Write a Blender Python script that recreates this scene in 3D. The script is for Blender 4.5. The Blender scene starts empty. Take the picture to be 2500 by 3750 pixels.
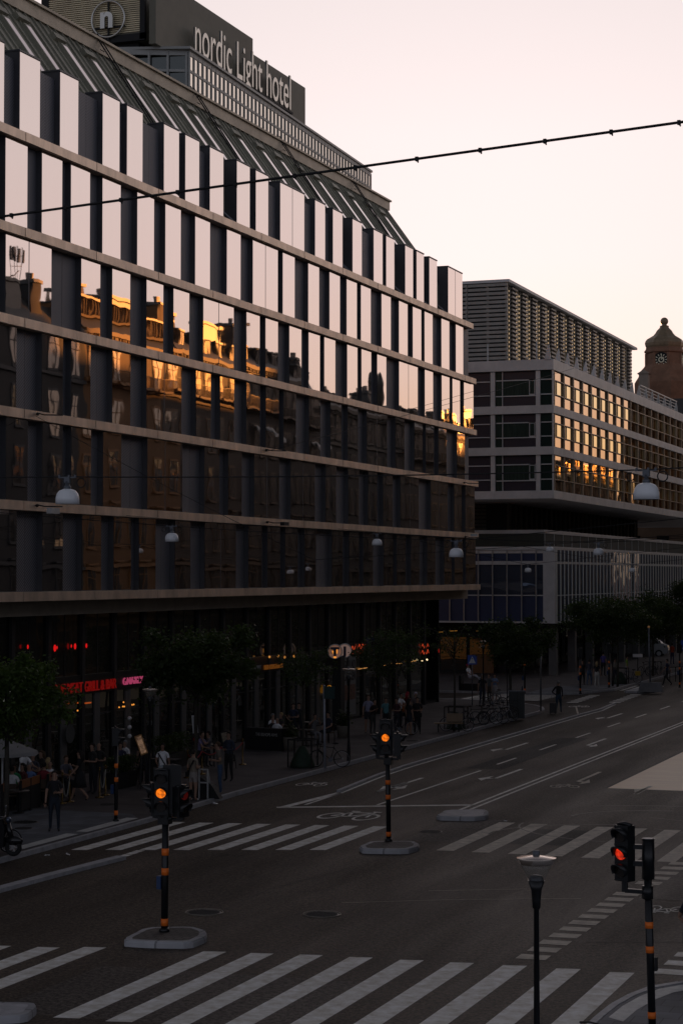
import bpy, bmesh, math, random
from mathutils import Matrix, Vector
random.seed(7)
PI = math.pi; rad = math.radians
S = bpy.context.scene
for c in list(bpy.data.collections): pass
COL = S.collection

# ------------------------------------------------------------------ camera model (used to place things at their measured spots)
F_ = 7175.; CX, CY, H = 1250., 1875., 7.8
YAW = math.atan(1646/4500); PIT = math.atan(229.7/7175)
_cy, _sy, _cp, _sp = math.cos(YAW), math.sin(YAW), math.cos(PIT), math.sin(PIT)
RV = Vector((_cy, _sy, 0)); FV = Vector((-_sy*_cp, _cy*_cp, _sp)); UV = Vector((_sy*_sp, -_cy*_sp, _cp))
def ray(a, b): return RV*((a-CX)/F_) + UV*((CY-b)/F_) + FV
def G(a, b, z=0.):
    r = ray(a, b); t = (z-H)/r.z; return Vector((r.x*t, r.y*t, z))
def PX(a, b, x):
    r = ray(a, b); t = x/r.x; return Vector((x, r.y*t, H+r.z*t))
def PY(a, b, y):
    r = ray(a, b); t = y/r.y; return Vector((r.x*t, y, H+r.z*t))
def yx(sx, x): return PX(sx, 2105, x).y       # street coordinate of an image column on the plane x
def zone(ox, oy, k): return lambda x, y: (ox+k*x, oy+k*y)
zA = zone(0, 2650, .3061); zB = zone(400, 2620, .3189); zC = zone(900, 2450, .2551); zD = zone(1270, 2400, .2551)
zE = zone(1600, 2300, .3189); zF = zone(2050, 2250, .2870)
za = zone(0, 2950, .7972); zb = zone(1250, 2750, .7972); zc = zone(800, 2150, .574); zd = zone(1600, 1900, .574); ze = zone(0, 2150, .574)
PAV = .12

# ------------------------------------------------------------------ materials
MATS = {}
def M(name, col, rough=.6, metal=0., var=.15, scale=1.5, bump=0., bscale=20., emit=None, es=0., spec=.5, stretch=None):
    if name in MATS: return MATS[name]
    m = bpy.data.materials.new(name); m.use_nodes = True; n = m.node_tree.nodes; l = m.node_tree.links
    p = n['Principled BSDF']; p.inputs['Roughness'].default_value = rough; p.inputs['Metallic'].default_value = metal
    p.inputs['Specular IOR Level'].default_value = spec
    tc = n.new('ShaderNodeTexCoord'); src = tc.outputs['Object']
    if stretch:
        mp = n.new('ShaderNodeMapping'); mp.inputs['Scale'].default_value = stretch; l.new(src, mp.inputs[0]); src = mp.outputs[0]
    if var > 0:
        t = n.new('ShaderNodeTexNoise'); t.inputs['Scale'].default_value = scale; t.inputs['Detail'].default_value = 6; t.inputs['Roughness'].default_value = .65
        l.new(src, t.inputs['Vector'])
        r = n.new('ShaderNodeValToRGB'); r.color_ramp.elements[0].position = .3; r.color_ramp.elements[1].position = .7
        r.color_ramp.elements[0].color = tuple(c*(1-var) for c in col)+(1,); r.color_ramp.elements[1].color = tuple(min(1, c*(1+var)) for c in col)+(1,)
        l.new(t.outputs['Fac'], r.inputs[0]); l.new(r.outputs[0], p.inputs['Base Color'])
    else: p.inputs['Base Color'].default_value = tuple(col)+(1,)
    if bump > 0:
        t2 = n.new('ShaderNodeTexNoise'); t2.inputs['Scale'].default_value = bscale; t2.inputs['Detail'].default_value = 4
        l.new(src, t2.inputs['Vector']); b = n.new('ShaderNodeBump'); b.inputs['Strength'].default_value = bump; b.inputs['Distance'].default_value = .02
        l.new(t2.outputs['Fac'], b.inputs['Height']); l.new(b.outputs[0], p.inputs['Normal'])
    if emit: p.inputs['Emission Color'].default_value = tuple(emit)+(1,); p.inputs['Emission Strength'].default_value = es
    MATS[name] = m; return m
def glass(name, tint, fac, dark, wav=.02, wscale=.35, rough=.015):
    m = bpy.data.materials.new(name); m.use_nodes = True; n = m.node_tree.nodes; l = m.node_tree.links
    p = n['Principled BSDF']; out = n['Material Output']
    p.inputs['Base Color'].default_value = tuple(dark)+(1,); p.inputs['Roughness'].default_value = .5; p.inputs['Specular IOR Level'].default_value = .2
    g = n.new('ShaderNodeBsdfGlossy'); g.inputs['Color'].default_value = tuple(tint)+(1,); g.inputs['Roughness'].default_value = rough
    x = n.new('ShaderNodeMixShader'); lw = n.new('ShaderNodeLayerWeight'); lw.inputs['Blend'].default_value = .35
    mr = n.new('ShaderNodeMapRange'); mr.inputs['To Min'].default_value = min(1., fac*(.45 if fac < .85 else .8)); mr.inputs['To Max'].default_value = min(1., fac*1.15)
    l.new(lw.outputs['Facing'], mr.inputs['Value'])
    tc = n.new('ShaderNodeTexCoord'); t = n.new('ShaderNodeTexNoise'); t.inputs['Scale'].default_value = wscale; t.inputs['Detail'].default_value = 1.5
    oi = n.new('ShaderNodeObjectInfo'); va = n.new('ShaderNodeVectorMath'); va.operation = 'ADD'
    vs = n.new('ShaderNodeVectorMath'); vs.operation = 'SCALE'; vs.inputs['Scale'].default_value = 40.; cb = n.new('ShaderNodeCombineXYZ')
    l.new(oi.outputs['Random'], cb.inputs[0]); l.new(cb.outputs[0], vs.inputs[0]); l.new(vs.outputs[0], va.inputs[1]); l.new(tc.outputs['Object'], va.inputs[0])
    l.new(va.outputs[0], t.inputs['Vector'])
    b = n.new('ShaderNodeBump'); b.inputs['Strength'].default_value = 1.; b.inputs['Distance'].default_value = wav
    gn = n.new('ShaderNodeNewGeometry'); wn = n.new('ShaderNodeTexWhiteNoise'); wn.noise_dimensions = '1D'; l.new(oi.outputs['Random'], wn.inputs['W'])
    w1 = n.new('ShaderNodeVectorMath'); w1.operation = 'SUBTRACT'; w1.inputs[1].default_value = (.5, .5, .5); l.new(wn.outputs['Color'], w1.inputs[0]); w2 = n.new('ShaderNodeVectorMath'); w2.operation = 'SCALE'; w2.inputs['Scale'].default_value = .012; l.new(w1.outputs[0], w2.inputs[0])
    w3_ = n.new('ShaderNodeVectorMath'); w3_.operation = 'ADD'; l.new(gn.outputs['Normal'], w3_.inputs[0]); l.new(w2.outputs[0], w3_.inputs[1]); w4 = n.new('ShaderNodeVectorMath'); w4.operation = 'NORMALIZE'; l.new(w3_.outputs[0], w4.inputs[0]); l.new(w4.outputs[0], b.inputs['Normal'])
    l.new(t.outputs['Fac'], b.inputs['Height']); l.new(b.outputs[0], g.inputs['Normal']); l.new(b.outputs[0], lw.inputs['Normal'])
    l.new(mr.outputs[0], x.inputs[0]); l.new(p.outputs[0], x.inputs[1]); l.new(g.outputs[0], x.inputs[2]); l.new(x.outputs[0], out.inputs['Surface'])
    MATS[name] = m; return m
def glow(name, col, es): return M(name, (.02, .02, .02), .5, var=0, emit=col, es=es)

# ------------------------------------------------------------------ mesh building
class MB:
    def __init__(s): s.v = []; s.f = []; s.mi = []; s.sm = []; s.T = None; s.m = 0; s.smooth = False
    def add(s, vs, fs, m=None, sm=None):
        b = len(s.v)
        if s.T is not None: vs = [s.T @ Vector(v) for v in vs]
        s.v += [tuple(v) for v in vs]
        for f in fs: s.f.append([b+i for i in f]); s.mi.append(s.m if m is None else m); s.sm.append(s.smooth if sm is None else sm)
        return s
    def box(s, x0, y0, z0, x1, y1, z1, m=None):
        if x0 > x1: x0, x1 = x1, x0
        if y0 > y1: y0, y1 = y1, y0
        if z0 > z1: z0, z1 = z1, z0
        v = [(x0,y0,z0),(x1,y0,z0),(x1,y1,z0),(x0,y1,z0),(x0,y0,z1),(x1,y0,z1),(x1,y1,z1),(x0,y1,z1)]
        return s.add(v, [(0,3,2,1),(4,5,6,7),(0,1,5,4),(1,2,6,5),(2,3,7,6),(3,0,4,7)], m, False)
    def bar(s, a, b, w, h=None, m=None):     # square bar between two points
        a, b = Vector(a), Vector(b); h = h or w; d = (b-a)
        if d.length < 1e-6: return s
        d.normalize(); up = Vector((0,0,1)) if abs(d.z) < .95 else Vector((1,0,0)); sx = d.cross(up).normalized(); sz = sx.cross(d).normalized()
        v = []
        for p in (a, b):
            for i, j in ((-1,-1),(1,-1),(1,1),(-1,1)): v.append(p+sx*(i*w/2)+sz*(j*h/2))
        return s.add(v, [(3,2,1,0),(4,5,6,7),(0,1,5,4),(1,2,6,5),(2,3,7,6),(3,0,4,7)], m, False)
    def tube(s, pts, r, n=8, m=None, closed=False):
        pts = [Vector(p) for p in pts]; rs = r if isinstance(r, (list, tuple)) else [r]*len(pts); N = len(pts); v = []
        px = None
        for i, p in enumerate(pts):
            d = (pts[(i+1) % N]-pts[i-1]) if closed else (pts[min(i+1, N-1)]-pts[max(i-1, 0)])
            d.normalize()
            if px is None:
                up = Vector((0,0,1)) if abs(d.z) < .9 else Vector((1,0,0)); px = d.cross(up).normalized()
            else: px = (px-d*px.dot(d)).normalized()
            py = d.cross(px)
            for k in range(n): a = 2*PI*k/n; v.append(p+px*(rs[i]*math.cos(a))+py*(rs[i]*math.sin(a)))
        f = []
        for i in range(N if closed else N-1):
            j = (i+1) % N
            for k in range(n): f.append((i*n+k, i*n+(k+1) % n, j*n+(k+1) % n, j*n+k))
        s.add(v, f, m, True)
        if not closed:
            b = len(s.v)-len(v); s.f.append([b+k for k in range(n)][::-1]); s.f.append([b+(N-1)*n+k for k in range(n)])
            s.mi += [s.m if m is None else m]*2; s.sm += [False]*2
        return s
    def cyl(s, a, b, r0, r1=None, n=14, m=None): return s.tube([a, b], [r0, r0 if r1 is None else r1], n, m)
    def lathe(s, prof, c=(0,0,0), n=20, m=None, sm=True):   # profile of (r, z) about the z axis
        v = []; f = []; K = len(prof)
        for r, z in prof:
            for k in range(n): a = 2*PI*k/n; v.append((c[0]+r*math.cos(a), c[1]+r*math.sin(a), c[2]+z))
        for i in range(K-1):
            for k in range(n): f.append((i*n+k, i*n+(k+1) % n, (i+1)*n+(k+1) % n, (i+1)*n+k))
        s.add(v, f, m, sm)
        b = len(s.v)-len(v)
        if prof[0][0] > 1e-4: s.f.append([b+k for k in range(n)][::-1]); s.mi.append(s.m if m is None else m); s.sm.append(False)
        if prof[-1][0] > 1e-4: s.f.append([b+(K-1)*n+k for k in range(n)]); s.mi.append(s.m if m is None else m); s.sm.append(False)
        return s
    def ball(s, c, r, n=10, m=None):
        rr = r if isinstance(r, (tuple, list)) else (r, r, r); v = []; f = []; K = max(4, n//2+1)
        for i in range(K+1):
            t = PI*i/K
            for k in range(n): a = 2*PI*k/n; v.append((c[0]+rr[0]*math.sin(t)*math.cos(a), c[1]+rr[1]*math.sin(t)*math.sin(a), c[2]+rr[2]*math.cos(t)))
        for i in range(K):
            for k in range(n): f.append((i*n+k, (i+1)*n+k, (i+1)*n+(k+1) % n, i*n+(k+1) % n))
        return s.add(v, f, m, True)
    def poly(s, pts, z0, z1, m=None):       # vertical prism over a ground outline
        n = len(pts); ar = sum(pts[i][0]*pts[(i+1) % n][1]-pts[(i+1) % n][0]*pts[i][1] for i in range(n))
        if ar < 0: pts = pts[::-1]
        v = [(p[0], p[1], z0) for p in pts]+[(p[0], p[1], z1) for p in pts]
        f = [tuple(range(n))[::-1], tuple(range(n, 2*n))]+[(i, (i+1) % n, n+(i+1) % n, n+i) for i in range(n)]
        return s.add(v, f, m, False)
    def sheet(s, pts, m=None):
        n = len(pts); ar = sum(pts[i][0]*pts[(i+1) % n][1]-pts[(i+1) % n][0]*pts[i][1] for i in range(n))
        if ar < 0: pts = pts[::-1]
        return s.add(pts, [tuple(range(n))], m, False)
    def prism(s, pts, d, m=None):           # planar outline (3-D points) pushed along vector d
        n = len(pts); d = Vector(d); a = [Vector(p) for p in pts]; b = [p+d for p in a]
        f = [tuple(range(n))[::-1], tuple(range(n, 2*n))]+[(i, (i+1) % n, n+(i+1) % n, n+i) for i in range(n)]
        return s.add(a+b, f, m, False)
    def ring(s, c, R, r, ax='z', n=28, k=6, m=None):
        pts = []
        for i in range(n):
            a = 2*PI*i/n; u, w = R*math.cos(a), R*math.sin(a)
            pts.append({'z': (c[0]+u, c[1]+w, c[2]), 'x': (c[0], c[1]+u, c[2]+w), 'y': (c[0]+u, c[1], c[2]+w)}[ax])
        return s.tube(pts, r, k, m, closed=True)
    def mesh(s, name, mats):
        me = bpy.data.meshes.new(name); me.from_pydata(s.v, [], s.f); me.update()
        for m in (mats if isinstance(mats, (list, tuple)) else [mats]): me.materials.append(m)
        me.polygons.foreach_set('material_index', s.mi); me.polygons.foreach_set('use_smooth', s.sm)
        return me
    def build(s, name, mats, parent=None, label=None, world=False, kind=None):
        o = bpy.data.objects.new(name, s.mesh(name, mats)); COL.objects.link(o)
        if parent is not None:
            o.parent = parent
            if world:                       # vertices are in world coordinates
                L = Vector((0,0,0)); q = parent
                while q is not None: L += q.location; q = q.parent
                o.location = -L
        if label: o['label'] = label
        if kind: o['kind'] = kind
        return o
def tag(o, label=None, cat=None, group=None, kind=None):
    if label: o['label'] = label
    if cat: o['category'] = cat
    if group: o['group'] = group
    if kind: o['kind'] = kind
    return o
def thing(name, label, cat, loc=(0,0,0), rz=0., group=None):
    o = bpy.data.objects.new(name, None); COL.objects.link(o); o.empty_display_size = .3
    o.location = loc; o.rotation_euler = (0, 0, rz); return tag(o, label, cat, group)
def copy_tree(o, parent=None):
    c = o.copy(); COL.objects.link(c); c.parent = parent
    for ch in list(o.children): copy_tree(ch, c)
    return c
def struct(mb, name, mats, label=None):
    o = mb.build(name, mats); tag(o, label, None, None, 'structure'); return o
def lettering(txt, size, ext, mat, parent=None, name='lettering', mtx=None, sx=1., bold=0., sp=1., align='LEFT', off=0.):
    cu = bpy.data.curves.new('t', 'FONT'); cu.body = txt; cu.size = size; cu.extrude = ext; cu.offset = off; cu.space_character = sp; cu.align_x = align
    t = bpy.data.objects.new('t', cu); COL.objects.link(t); dg = bpy.context.evaluated_depsgraph_get(); dg.update()
    me = bpy.data.meshes.new_from_object(t.evaluated_get(dg)); bpy.data.objects.remove(t)
    me.transform(Matrix.Diagonal((sx, 1, 1, 1)))
    if mtx is not None: me.transform(mtx)
    me.materials.clear(); me.materials.append(mat)
    o = bpy.data.objects.new(name, me); COL.objects.link(o)
    if parent is not None: o.parent = parent
    return o
def frame_x(p, tilt=0):      # text frame on a wall facing +x at point p
    return Matrix(((0,0,1,p[0]),(1,0,0,p[1]),(0,1,0,p[2]),(0,0,0,1))) @ Matrix.Rotation(tilt, 4, 'Z')
def frame_y(p):              # text frame on a wall facing -y at point p
    return Matrix(((1,0,0,p[0]),(0,0,-1,p[1]),(0,1,0,p[2]),(0,0,0,1)))

# ------------------------------------------------------------------ shared materials
m_ledge = M('concrete_ledge', (.78, .62, .49), .42, .55, var=.25, scale=1.2, bump=.3, bscale=12, stretch=(1, 1, .4))
m_dark = M('dark_metal', (.10, .10, .11), .45, .3, var=.12)
m_black = M('black_paint', (.008, .009, .011), .34, 0, var=0)
m_blackm = M('matt_black', (.012, .012, .013), .7, 0, var=.1)
m_orange = M('orange_band', (.95, .2, .02), .5, var=.05)
m_grey = M('grey_metal', (.12, .13, .15), .4, .5, var=.1)
m_lgrey = M('light_grey_metal', (.55, .56, .56), .45, .3, var=.1)
m_white = M('white_paint', (.75, .76, .78), .4, var=.05)
m_mull = M('mullion', (.45, .45, .44), .35, .6, var=.1)
m_gl = glass('facade_glass', (.97, .885, .85), 1.12, (.008, .009, .011), .0035, .6)
m_gl3 = glass('amber_glass', (.80, .62, .46), 1.12, (.01, .012, .014), .004, .5)
m_gl2 = glass('gold_glass', (1., .86, .56), 1.15, (.010, .012, .014), .0022, .45)
m_gldark = glass('shop_glass', (.45, .48, .46), .45, (.004, .005, .004), .006, .5)
m_glblue = glass('blue_glass', (.35, .42, .55), .45, (.045, .055, .08), .01, .6)
m_globs = glass('window_glass', (.8, .8, .8), .14, (.008, .009, .009), .006, .8)
def perforated(name, col):
    m = M(name, col, .55, .3, var=.12); n = m.node_tree.nodes; l = m.node_tree.links
    tc = n.new('ShaderNodeTexCoord'); mp = n.new('ShaderNodeMapping'); mp.inputs['Rotation'].default_value = (rad(38), 0, 0)
    w = n.new('ShaderNodeTexWave'); w.wave_type = 'BANDS'; w.bands_direction = 'Z'; w.inputs['Scale'].default_value = 3.6; w.inputs['Distortion'].default_value = .3
    l.new(tc.outputs['Object'], mp.inputs[0]); l.new(mp.outputs[0], w.inputs['Vector'])
    r = n.new('ShaderNodeValToRGB'); r.color_ramp.elements[0].color = tuple(c*.35 for c in col)+(1,); r.color_ramp.elements[1].color = tuple(c*1.6 for c in col)+(1,)
    l.new(w.outputs['Fac'], r.inputs[0]); l.new(r.outputs[0], n['Principled BSDF'].inputs['Base Color']); return m
m_perf = perforated('perforated_metal', (.17, .17, .19))
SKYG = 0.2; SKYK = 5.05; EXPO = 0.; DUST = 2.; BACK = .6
# ------------------------------------------------------------------ hotel on the left
hotel = thing('hotel_building', 'long hotel and shop building with mirror glass bays between concrete ledges', 'building', (-34.2, 88, 0))
HX = -34.22
LZ = [23.42, 20.03, 16.83, 13.62, 10.39, 7.19]     # tops of the ledges, .33 thick
Y0, Y1 = 28., 117.6
body = MB()
for i, (zt, zb_) in enumerate(((30.0, 23.4), (23.1, 20.03), (19.7, 16.83), (16.5, 13.62), (13.29, 10.39), (10.06, 7.19))):
    body.box(-60, Y0, zb_-.02, -34.5, Y1-.35 if i else Y0+.5, zt+.02)
body.box(-60, Y0, 6.86, -34.5, Y1-.1, 7.0); body.box(-60, Y0, .0, -36.3, 113.2, 6.86)
body.build('wall', M('dark_wall', (.035, .035, .038), .7, var=.1), hotel, world=True)
for i, zt in enumerate(LZ):
    b = MB(); y = Y0; step = 2.72; ye = [116.9, 117.5, 117.6, 118, 118, 118.4][i]
    ox = -34.02
    k = 0
    while y < ye-.05:
        y2 = min(y+step, ye); b.box(-34.75, y+.012, zt-.33, ox-.012*(k % 2), y2-.012, zt); y = y2; k += 1
    b.box(-34.76, Y0, zt-.31, ox-.05, ye-.02, zt-.02)
    b.box(-36.5, ye-.5, zt-.33, -34.76, ye-.01, zt)
    b.build('ledge', m_ledge, hotel, world=True)
ROWS = [
 [(-40,5.7),(62,138.5),(211,280),(368.5,432.4),(458.4,517.4),(595,651.7),(673.9,726.3),(764.5,815.4),(864,912.6),(934,980.7),(1024,1113.5,1),(1152.4,1190),(1218,1254),(1290.4,1325),(1368,1401.4),(1414,1444.6),(1484,1513.5),(1525.8,1553),(1572.8,1601.5),(1641.7,1694.5,1)],
 [(10.7,93.7),(145.4,222),(252.5,324.5),(369,437.4),(497.5,560.6),(601,659),(711,766.8),(827.7,879.3),(923.3,1016.3,1),(1033.5,1078.3),(1127.3,1168.2),(1205.5,1244.5),(1268.6,1306.9),(1321,1357.8),(1396.8,1431.3),(1460.7,1493.2),(1511.6,1543.4),(1554.9,1585),(1616.8,1646.3),(1669.7,1697.2)],
 [(13.4,183.7,1),(292,363.5),(406.4,473.7),(532.7,595.4),(631.8,691),(741.6,854.5,1),(900.4,950),(970.4,1017),(1058,1103.2),(1128.8,1171),(1186.4,1227.7),(1270.5,1308.8),(1323,1359.3),(1380.7,1414.8),(1461,1530,1),(1555.6,1586.2),(1617.6,1646.7),(1657,1685),(1699,1734.3)],
 [(-20,56.6),(148.5,227.7),(256.4,329),(407.5,475.6),(533.8,663,1),(715.6,771),(804,856.4),(901,951.3),(972.3,1021),(1037.4,1083.3),(1130.8,1172.8),(1209.3,1250.3),(1272.5,1310.7),(1342.5,1417.9,1),(1447.3,1481),(1517.3,1548),(1559.4,1589),(1605.4,1635.2),(1673.5,1702.2)],
 [(18.4,100),(152,228.5),(258.3,332),(375,443),(537.6,667,1),(747.3,802.8),(834,885),(930,1022,1),(1063.8,1153,1),(1192,1231),(1274.4,1314.5),(1347,1380.7),(1402.5,1437.8),(1465.7,1533.4,1),(1576.7,1639,1),(1662.8,1690.3),(1703.7,1738)],
 [(-20,61),(154,230.7),(298.5,370.4),(415,480),(507.8,570),(639.4,697.6),(749,864,1),(909,959),(978.8,1026),(1044,1090.6),(1114.7,1156.8),(1215,1255),(1277.4,1314.5),(1330,1366),(1404.5,1439),(1452.3,1484.8),(1504,1535.7),(1563.3,1594),(1625.7,1653),(1663.5,1693.4),(1705,1741)]]
ZR = [(23.42, 26.3)] + [(LZ[i+1], LZ[i]-.33) for i in range(5)]
wins = []; panels = []
for r, row in enumerate(ROWS):
    z0, z1 = ZR[r]; seg = [(yx(t[0], HX), yx(t[1], HX), len(t) > 2) for t in row]
    y = seg[0][0]-.9                      # the part of the facade left of the frame
    while y-1.5 > Y0+1: seg.insert(0, (y-1.5, y, False)); y -= 2.4+random.choice((0, .4))
    for i, (a, b, dbl) in enumerate(seg):
        wins.append((a, b, z0, z1, dbl, r))
        nx = seg[i+1][0] if i+1 < len(seg) else (Y1-.4 if r else 115.1)
        if nx-b > .15: panels.append((b, nx, z0, z1, r))
wins.sort(key=lambda t: (t[0] < 58, -((t[1]-t[0])*(t[3]-t[2])/max(t[0], 1)**2)))
rest = MB()
for k, (a, b, z0, z1, dbl, r) in enumerate(wins):
    mb = MB() if k < 100 else rest
    back = -34.52 if r else -34.95
    mb.box(back, a, z0+.002, HX-.012, b, z1-.002, 1)
    mb.add([(HX, a+.025, z0+.03), (HX, b-.015, z0+.03), (HX, b-.015, z1-.03), (HX, a+.025, z1-.03)], [(0,1,2,3)], 0)
    if dbl: mb.box(HX, (a+b)/2-.018, z0+.03, HX+.006, (a+b)/2+.018, z1-.03, 1)
    if not r: mb.box(back-.02, a-.03, z1-.002, HX+.02, b+.03, z1+.06, 1)
    if k < 100: mb.build('window', [m_gl, m_dark], hotel, world=True)
rest.build('window', [m_gl, m_dark], hotel, world=True, kind='stuff', label='smaller and farther mirror glass bays')
panels.sort(key=lambda t: (t[0] < 58, t[0])); rest = MB()
for k, (a, b, z0, z1, r) in enumerate(panels):
    mb = MB() if k < 100 else rest
    zt = z1 if r else z1-.28
    w = b-a; dk = (r == 0 and w > .5 and random.random() < .35)
    if dk: mb.box(-34.6, a+.02, z0, -34.42, a+w*.3, zt); mb.box(-34.98, a+w*.3, z0, -34.9, b-.02, zt-.5, 1); mb.bar((-34.85, a+w*.35, z0+.75), (-34.3, b-.1, z0+.06), .1)
    else:
        mb.box(-34.6, a, z0-.01, -34.44, a+w*.52, zt+(.01 if r else 0)); mb.box(-34.6, a+w*.54, z0-.01, -34.45, b, zt+(.01 if r else 0))
    if k < 100: mb.build('perforated_panel', [m_perf, m_blackm], hotel, world=True)
rest.build('perforated_panel', [m_perf, m_blackm], hotel, world=True, kind='stuff')
# sloping metal roof
YE = 113.; sl = 1.389
def roofz(x): return 27.95+(-36.79-x)*sl
m_roof = M('roof_sheet', (.36, .35, .28), .5, .45, var=.2, scale=.8)
b = MB(); b.prism([(-34.8, Y0, roofz(-34.8)), (-38.4, Y0, roofz(-38.4)), (-38.4, Y0, 23.5), (-34.8, Y0, 23.5)], (0, YE-Y0, 0))
for i in range(int((YE-Y0)/.62)):
    y = Y0+.3+i*.62
    b.prism([(-34.8, y, roofz(-34.8)+.005), (-38.36, y, roofz(-38.36)+.005), (-38.36, y, roofz(-38.36)+.12), (-34.8, y, roofz(-34.8)+.12)], (0, .06, 0))
roof = b.build('roof', m_roof, hotel, world=True)
sky = [(0, 78), (100, 115), (270, 207), (407, 280), (560, 362), (675, 425), (800, 487), (875, 530), (985, 588), (1083, 640), (1190, 697), (1275, 742), (1375, 797), (1450, 835)]
sky = [(x*.7972, y*.7972) for x, y in sky]+[(1150+x/2.6133, 600+y/2.6133) for x, y in ((200, 270), (345, 350), (515, 435), (650, 510))]
nrm = Vector((sl, 0, 1)).normalized()
for i, (sx, sy) in enumerate(sky):
    r = ray(sx, sy); p0 = Vector((-36.79, 0, 27.95)); o = Vector((0, 0, H)); t = (p0-o).dot(nrm)/r.dot(nrm); P = o+r*t
    xt = P.x; y0 = P.y; xb = -34.95
    q = lambda x, y, h: Vector((x, y, roofz(x)))+nrm*h
    mb = MB()
    mb.prism([q(xb, y0-.07, -.02), q(xt, y0-.07, -.02), q(xt, y0-.07, .16), q(xb, y0-.07, .16)], (0, .5, 0), 1)
    mb.add([q(xb, y0, .165), q(xb, y0+.36, .165), q(xt+.06, y0+.36, .165), q(xt+.06, y0, .165)], [(0,1,2,3)], 0)
    mb.prism([q(xt-.12, y0-.25, 0), q(xt-.30, y0-.25, 0), q(xt-.30, y0-.25, .2), q(xt-.12, y0-.25, .2)], (0, .9, 0), 1)
    mb.build('skylight', [glass('sky_glass', (1, .93, .93), 1., (.02, .02, .02), .004) if 'sky_glass' not in MATS else MATS['sky_glass'], m_roof], roof)
    bpy.context.view_layer.update()
for ch in roof.children: ch.location = (0, 0, 0)
# roof ladders
for sx, sy in ((1290*.7972/2.6133*2.6133*.0+ (900/2.6133), 100+165/2.6133), (600+270/2.6133, 300+155/2.6133), (600+1100/2.6133, 300+620/2.6133), (1150+350/2.6133, 600+215/2.6133)):
    y0 = yx(sx, -38.3); mb = MB()
    for dy in (0, .38): mb.bar((-38.45, y0+dy, roofz(-38.45)+.75), (-34.85, y0+dy, roofz(-34.85)+.3), .05)
    for k in range(12): x = -38.4+k*.3; mb.bar((x, y0, roofz(x)+.42), (x, y0+.38, roofz(x)+.42), .03)
    mb.build('roof_ladder', m_blackm, hotel, world=True)
b = MB(); b.box(-60, Y0, 30.1, -38.22, YE+.1, 30.68); b.box(-38.25, Y0, 30.62, -38.1, YE+.13, 30.72)
b.build('roof_edge', M('parapet', (.42, .37, .29), .5, .3, var=.25, scale=1), hotel, world=True)
b = MB(); b.box(-60, 112.0, 23.5, -38.4, YE-.02, 30.1); b.build('gable', M('dark_wall2', (.05, .05, .045), .7), hotel, world=True)
# set back glazed top storey
A = Vector((-39.1, 85.5, 0)); B = Vector((-40.35, 115.6, 0)); d = (B-A).normalized(); nn = Vector((d.y, -d.x, 0))
m_frame = M('pale_frame', (.38, .38, .36), .5, .2, var=.1)
b = MB(); L = (B-A).length
C2 = A+Vector((-6.5, -2.7, 0)); e = (C2-A).normalized()
b.prism([A-nn*.1+Vector((0,0,30.68)), B-nn*.1+Vector((0,0,30.68)), B-nn*8+Vector((0,0,30.68)), C2-nn*3+Vector((0,0,30.68))], (0,0,2.25), 1)
for z0, z1 in ((30.68, 30.85), (32.05, 32.17), (32.85, 33.1)):
    b.prism([A+nn*.05+Vector((0,0,z0)), B+nn*.05+Vector((0,0,z0)), B-nn*.2+Vector((0,0,z0)), A-nn*.2+Vector((0,0,z0))], (0,0,z1-z0), 0)
    b.prism([A+nn*.05+Vector((0,0,z0)), A-nn*.2+Vector((0,0,z0)), C2-nn*.2+Vector((0,0,z0)), C2+Vector((0.05,-.1,z0))], (0,0,z1-z0), 0)
n = 52
for i in range(n+1):
    p = A+d*(L*i/n); b.bar(p+nn*.02+Vector((0,0,30.7)), p+nn*.02+Vector((0,0,33)), .09, m=0)
for i in range(8):
    p = A+e*(.1+i*.9); b.bar(p+Vector((0,-.03,30.7)), p+Vector((0,-.03,33)), .1, m=0)
b.prism([B+Vector((0,.02,30.7)), B-nn*6+Vector((0,.02,30.7)), B-nn*6+Vector((0,.02,33)), B+Vector((0,.02,33))], (0,.15,0), 0)
ph = b.build('top_storey', [m_frame, m_gldark], hotel, world=True)
b = MB(); b.add([A+nn*.01+Vector((0,0,30.85)), B+nn*.01+Vector((0,0,30.85)), B+nn*.01+Vector((0,0,32.9)), A+nn*.01+Vector((0,0,32.9))], [(0,1,2,3)])
b.build('glazing', glass('penthouse_glass', (.97, .9, .8), .95, (.03, .03, .03), .004), hotel, world=True)
b = MB(); b.prism([A+nn*.4+Vector((-.2,-.3,33.1)), B+nn*.12+Vector((0,.1,33.1)), B-nn*8+Vector((0,0,33.1)), C2-nn*3+Vector((0,-.4,33.1))], (0,0,.12)); b.build('roof_slab', m_frame, hotel, world=True)
# rooftop sign board and lettering
m_board = M('sign_board', (.17, .16, .12), .6, var=.1)
b = MB(); b.box(-40.6, 84.2, 33.22, -40.25, 104.0, 35.72); b.build('sign_board', m_board, hotel, world=True)
pL = PX(708, 187, -39.9); pR = PX(1062, 410, -39.9); m_let = M('pale_letters', (.62, .6, .55), .35, .9, var=.03)
b = MB(); b.box(-40.0, pL.y-.2, pL.z-.22, -39.8, pR.y+.2, pL.z-.1); b.build('letter_rail', m_blackm, hotel, world=True)
sg = lettering('nordic Light hotel', 2.15, .05, m_let, hotel, 'rooftop_letters'); w = max(v.co.x for v in sg.data.vertices)
sg.data.transform(frame_x((-39.9, pL.y, pL.z)) @ Matrix.Diagonal(((pR.y-pL.y)/w, 1.3, 1, 1))); sg.location = -hotel.location
print('LETTERS', pL, pR, w)
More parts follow.
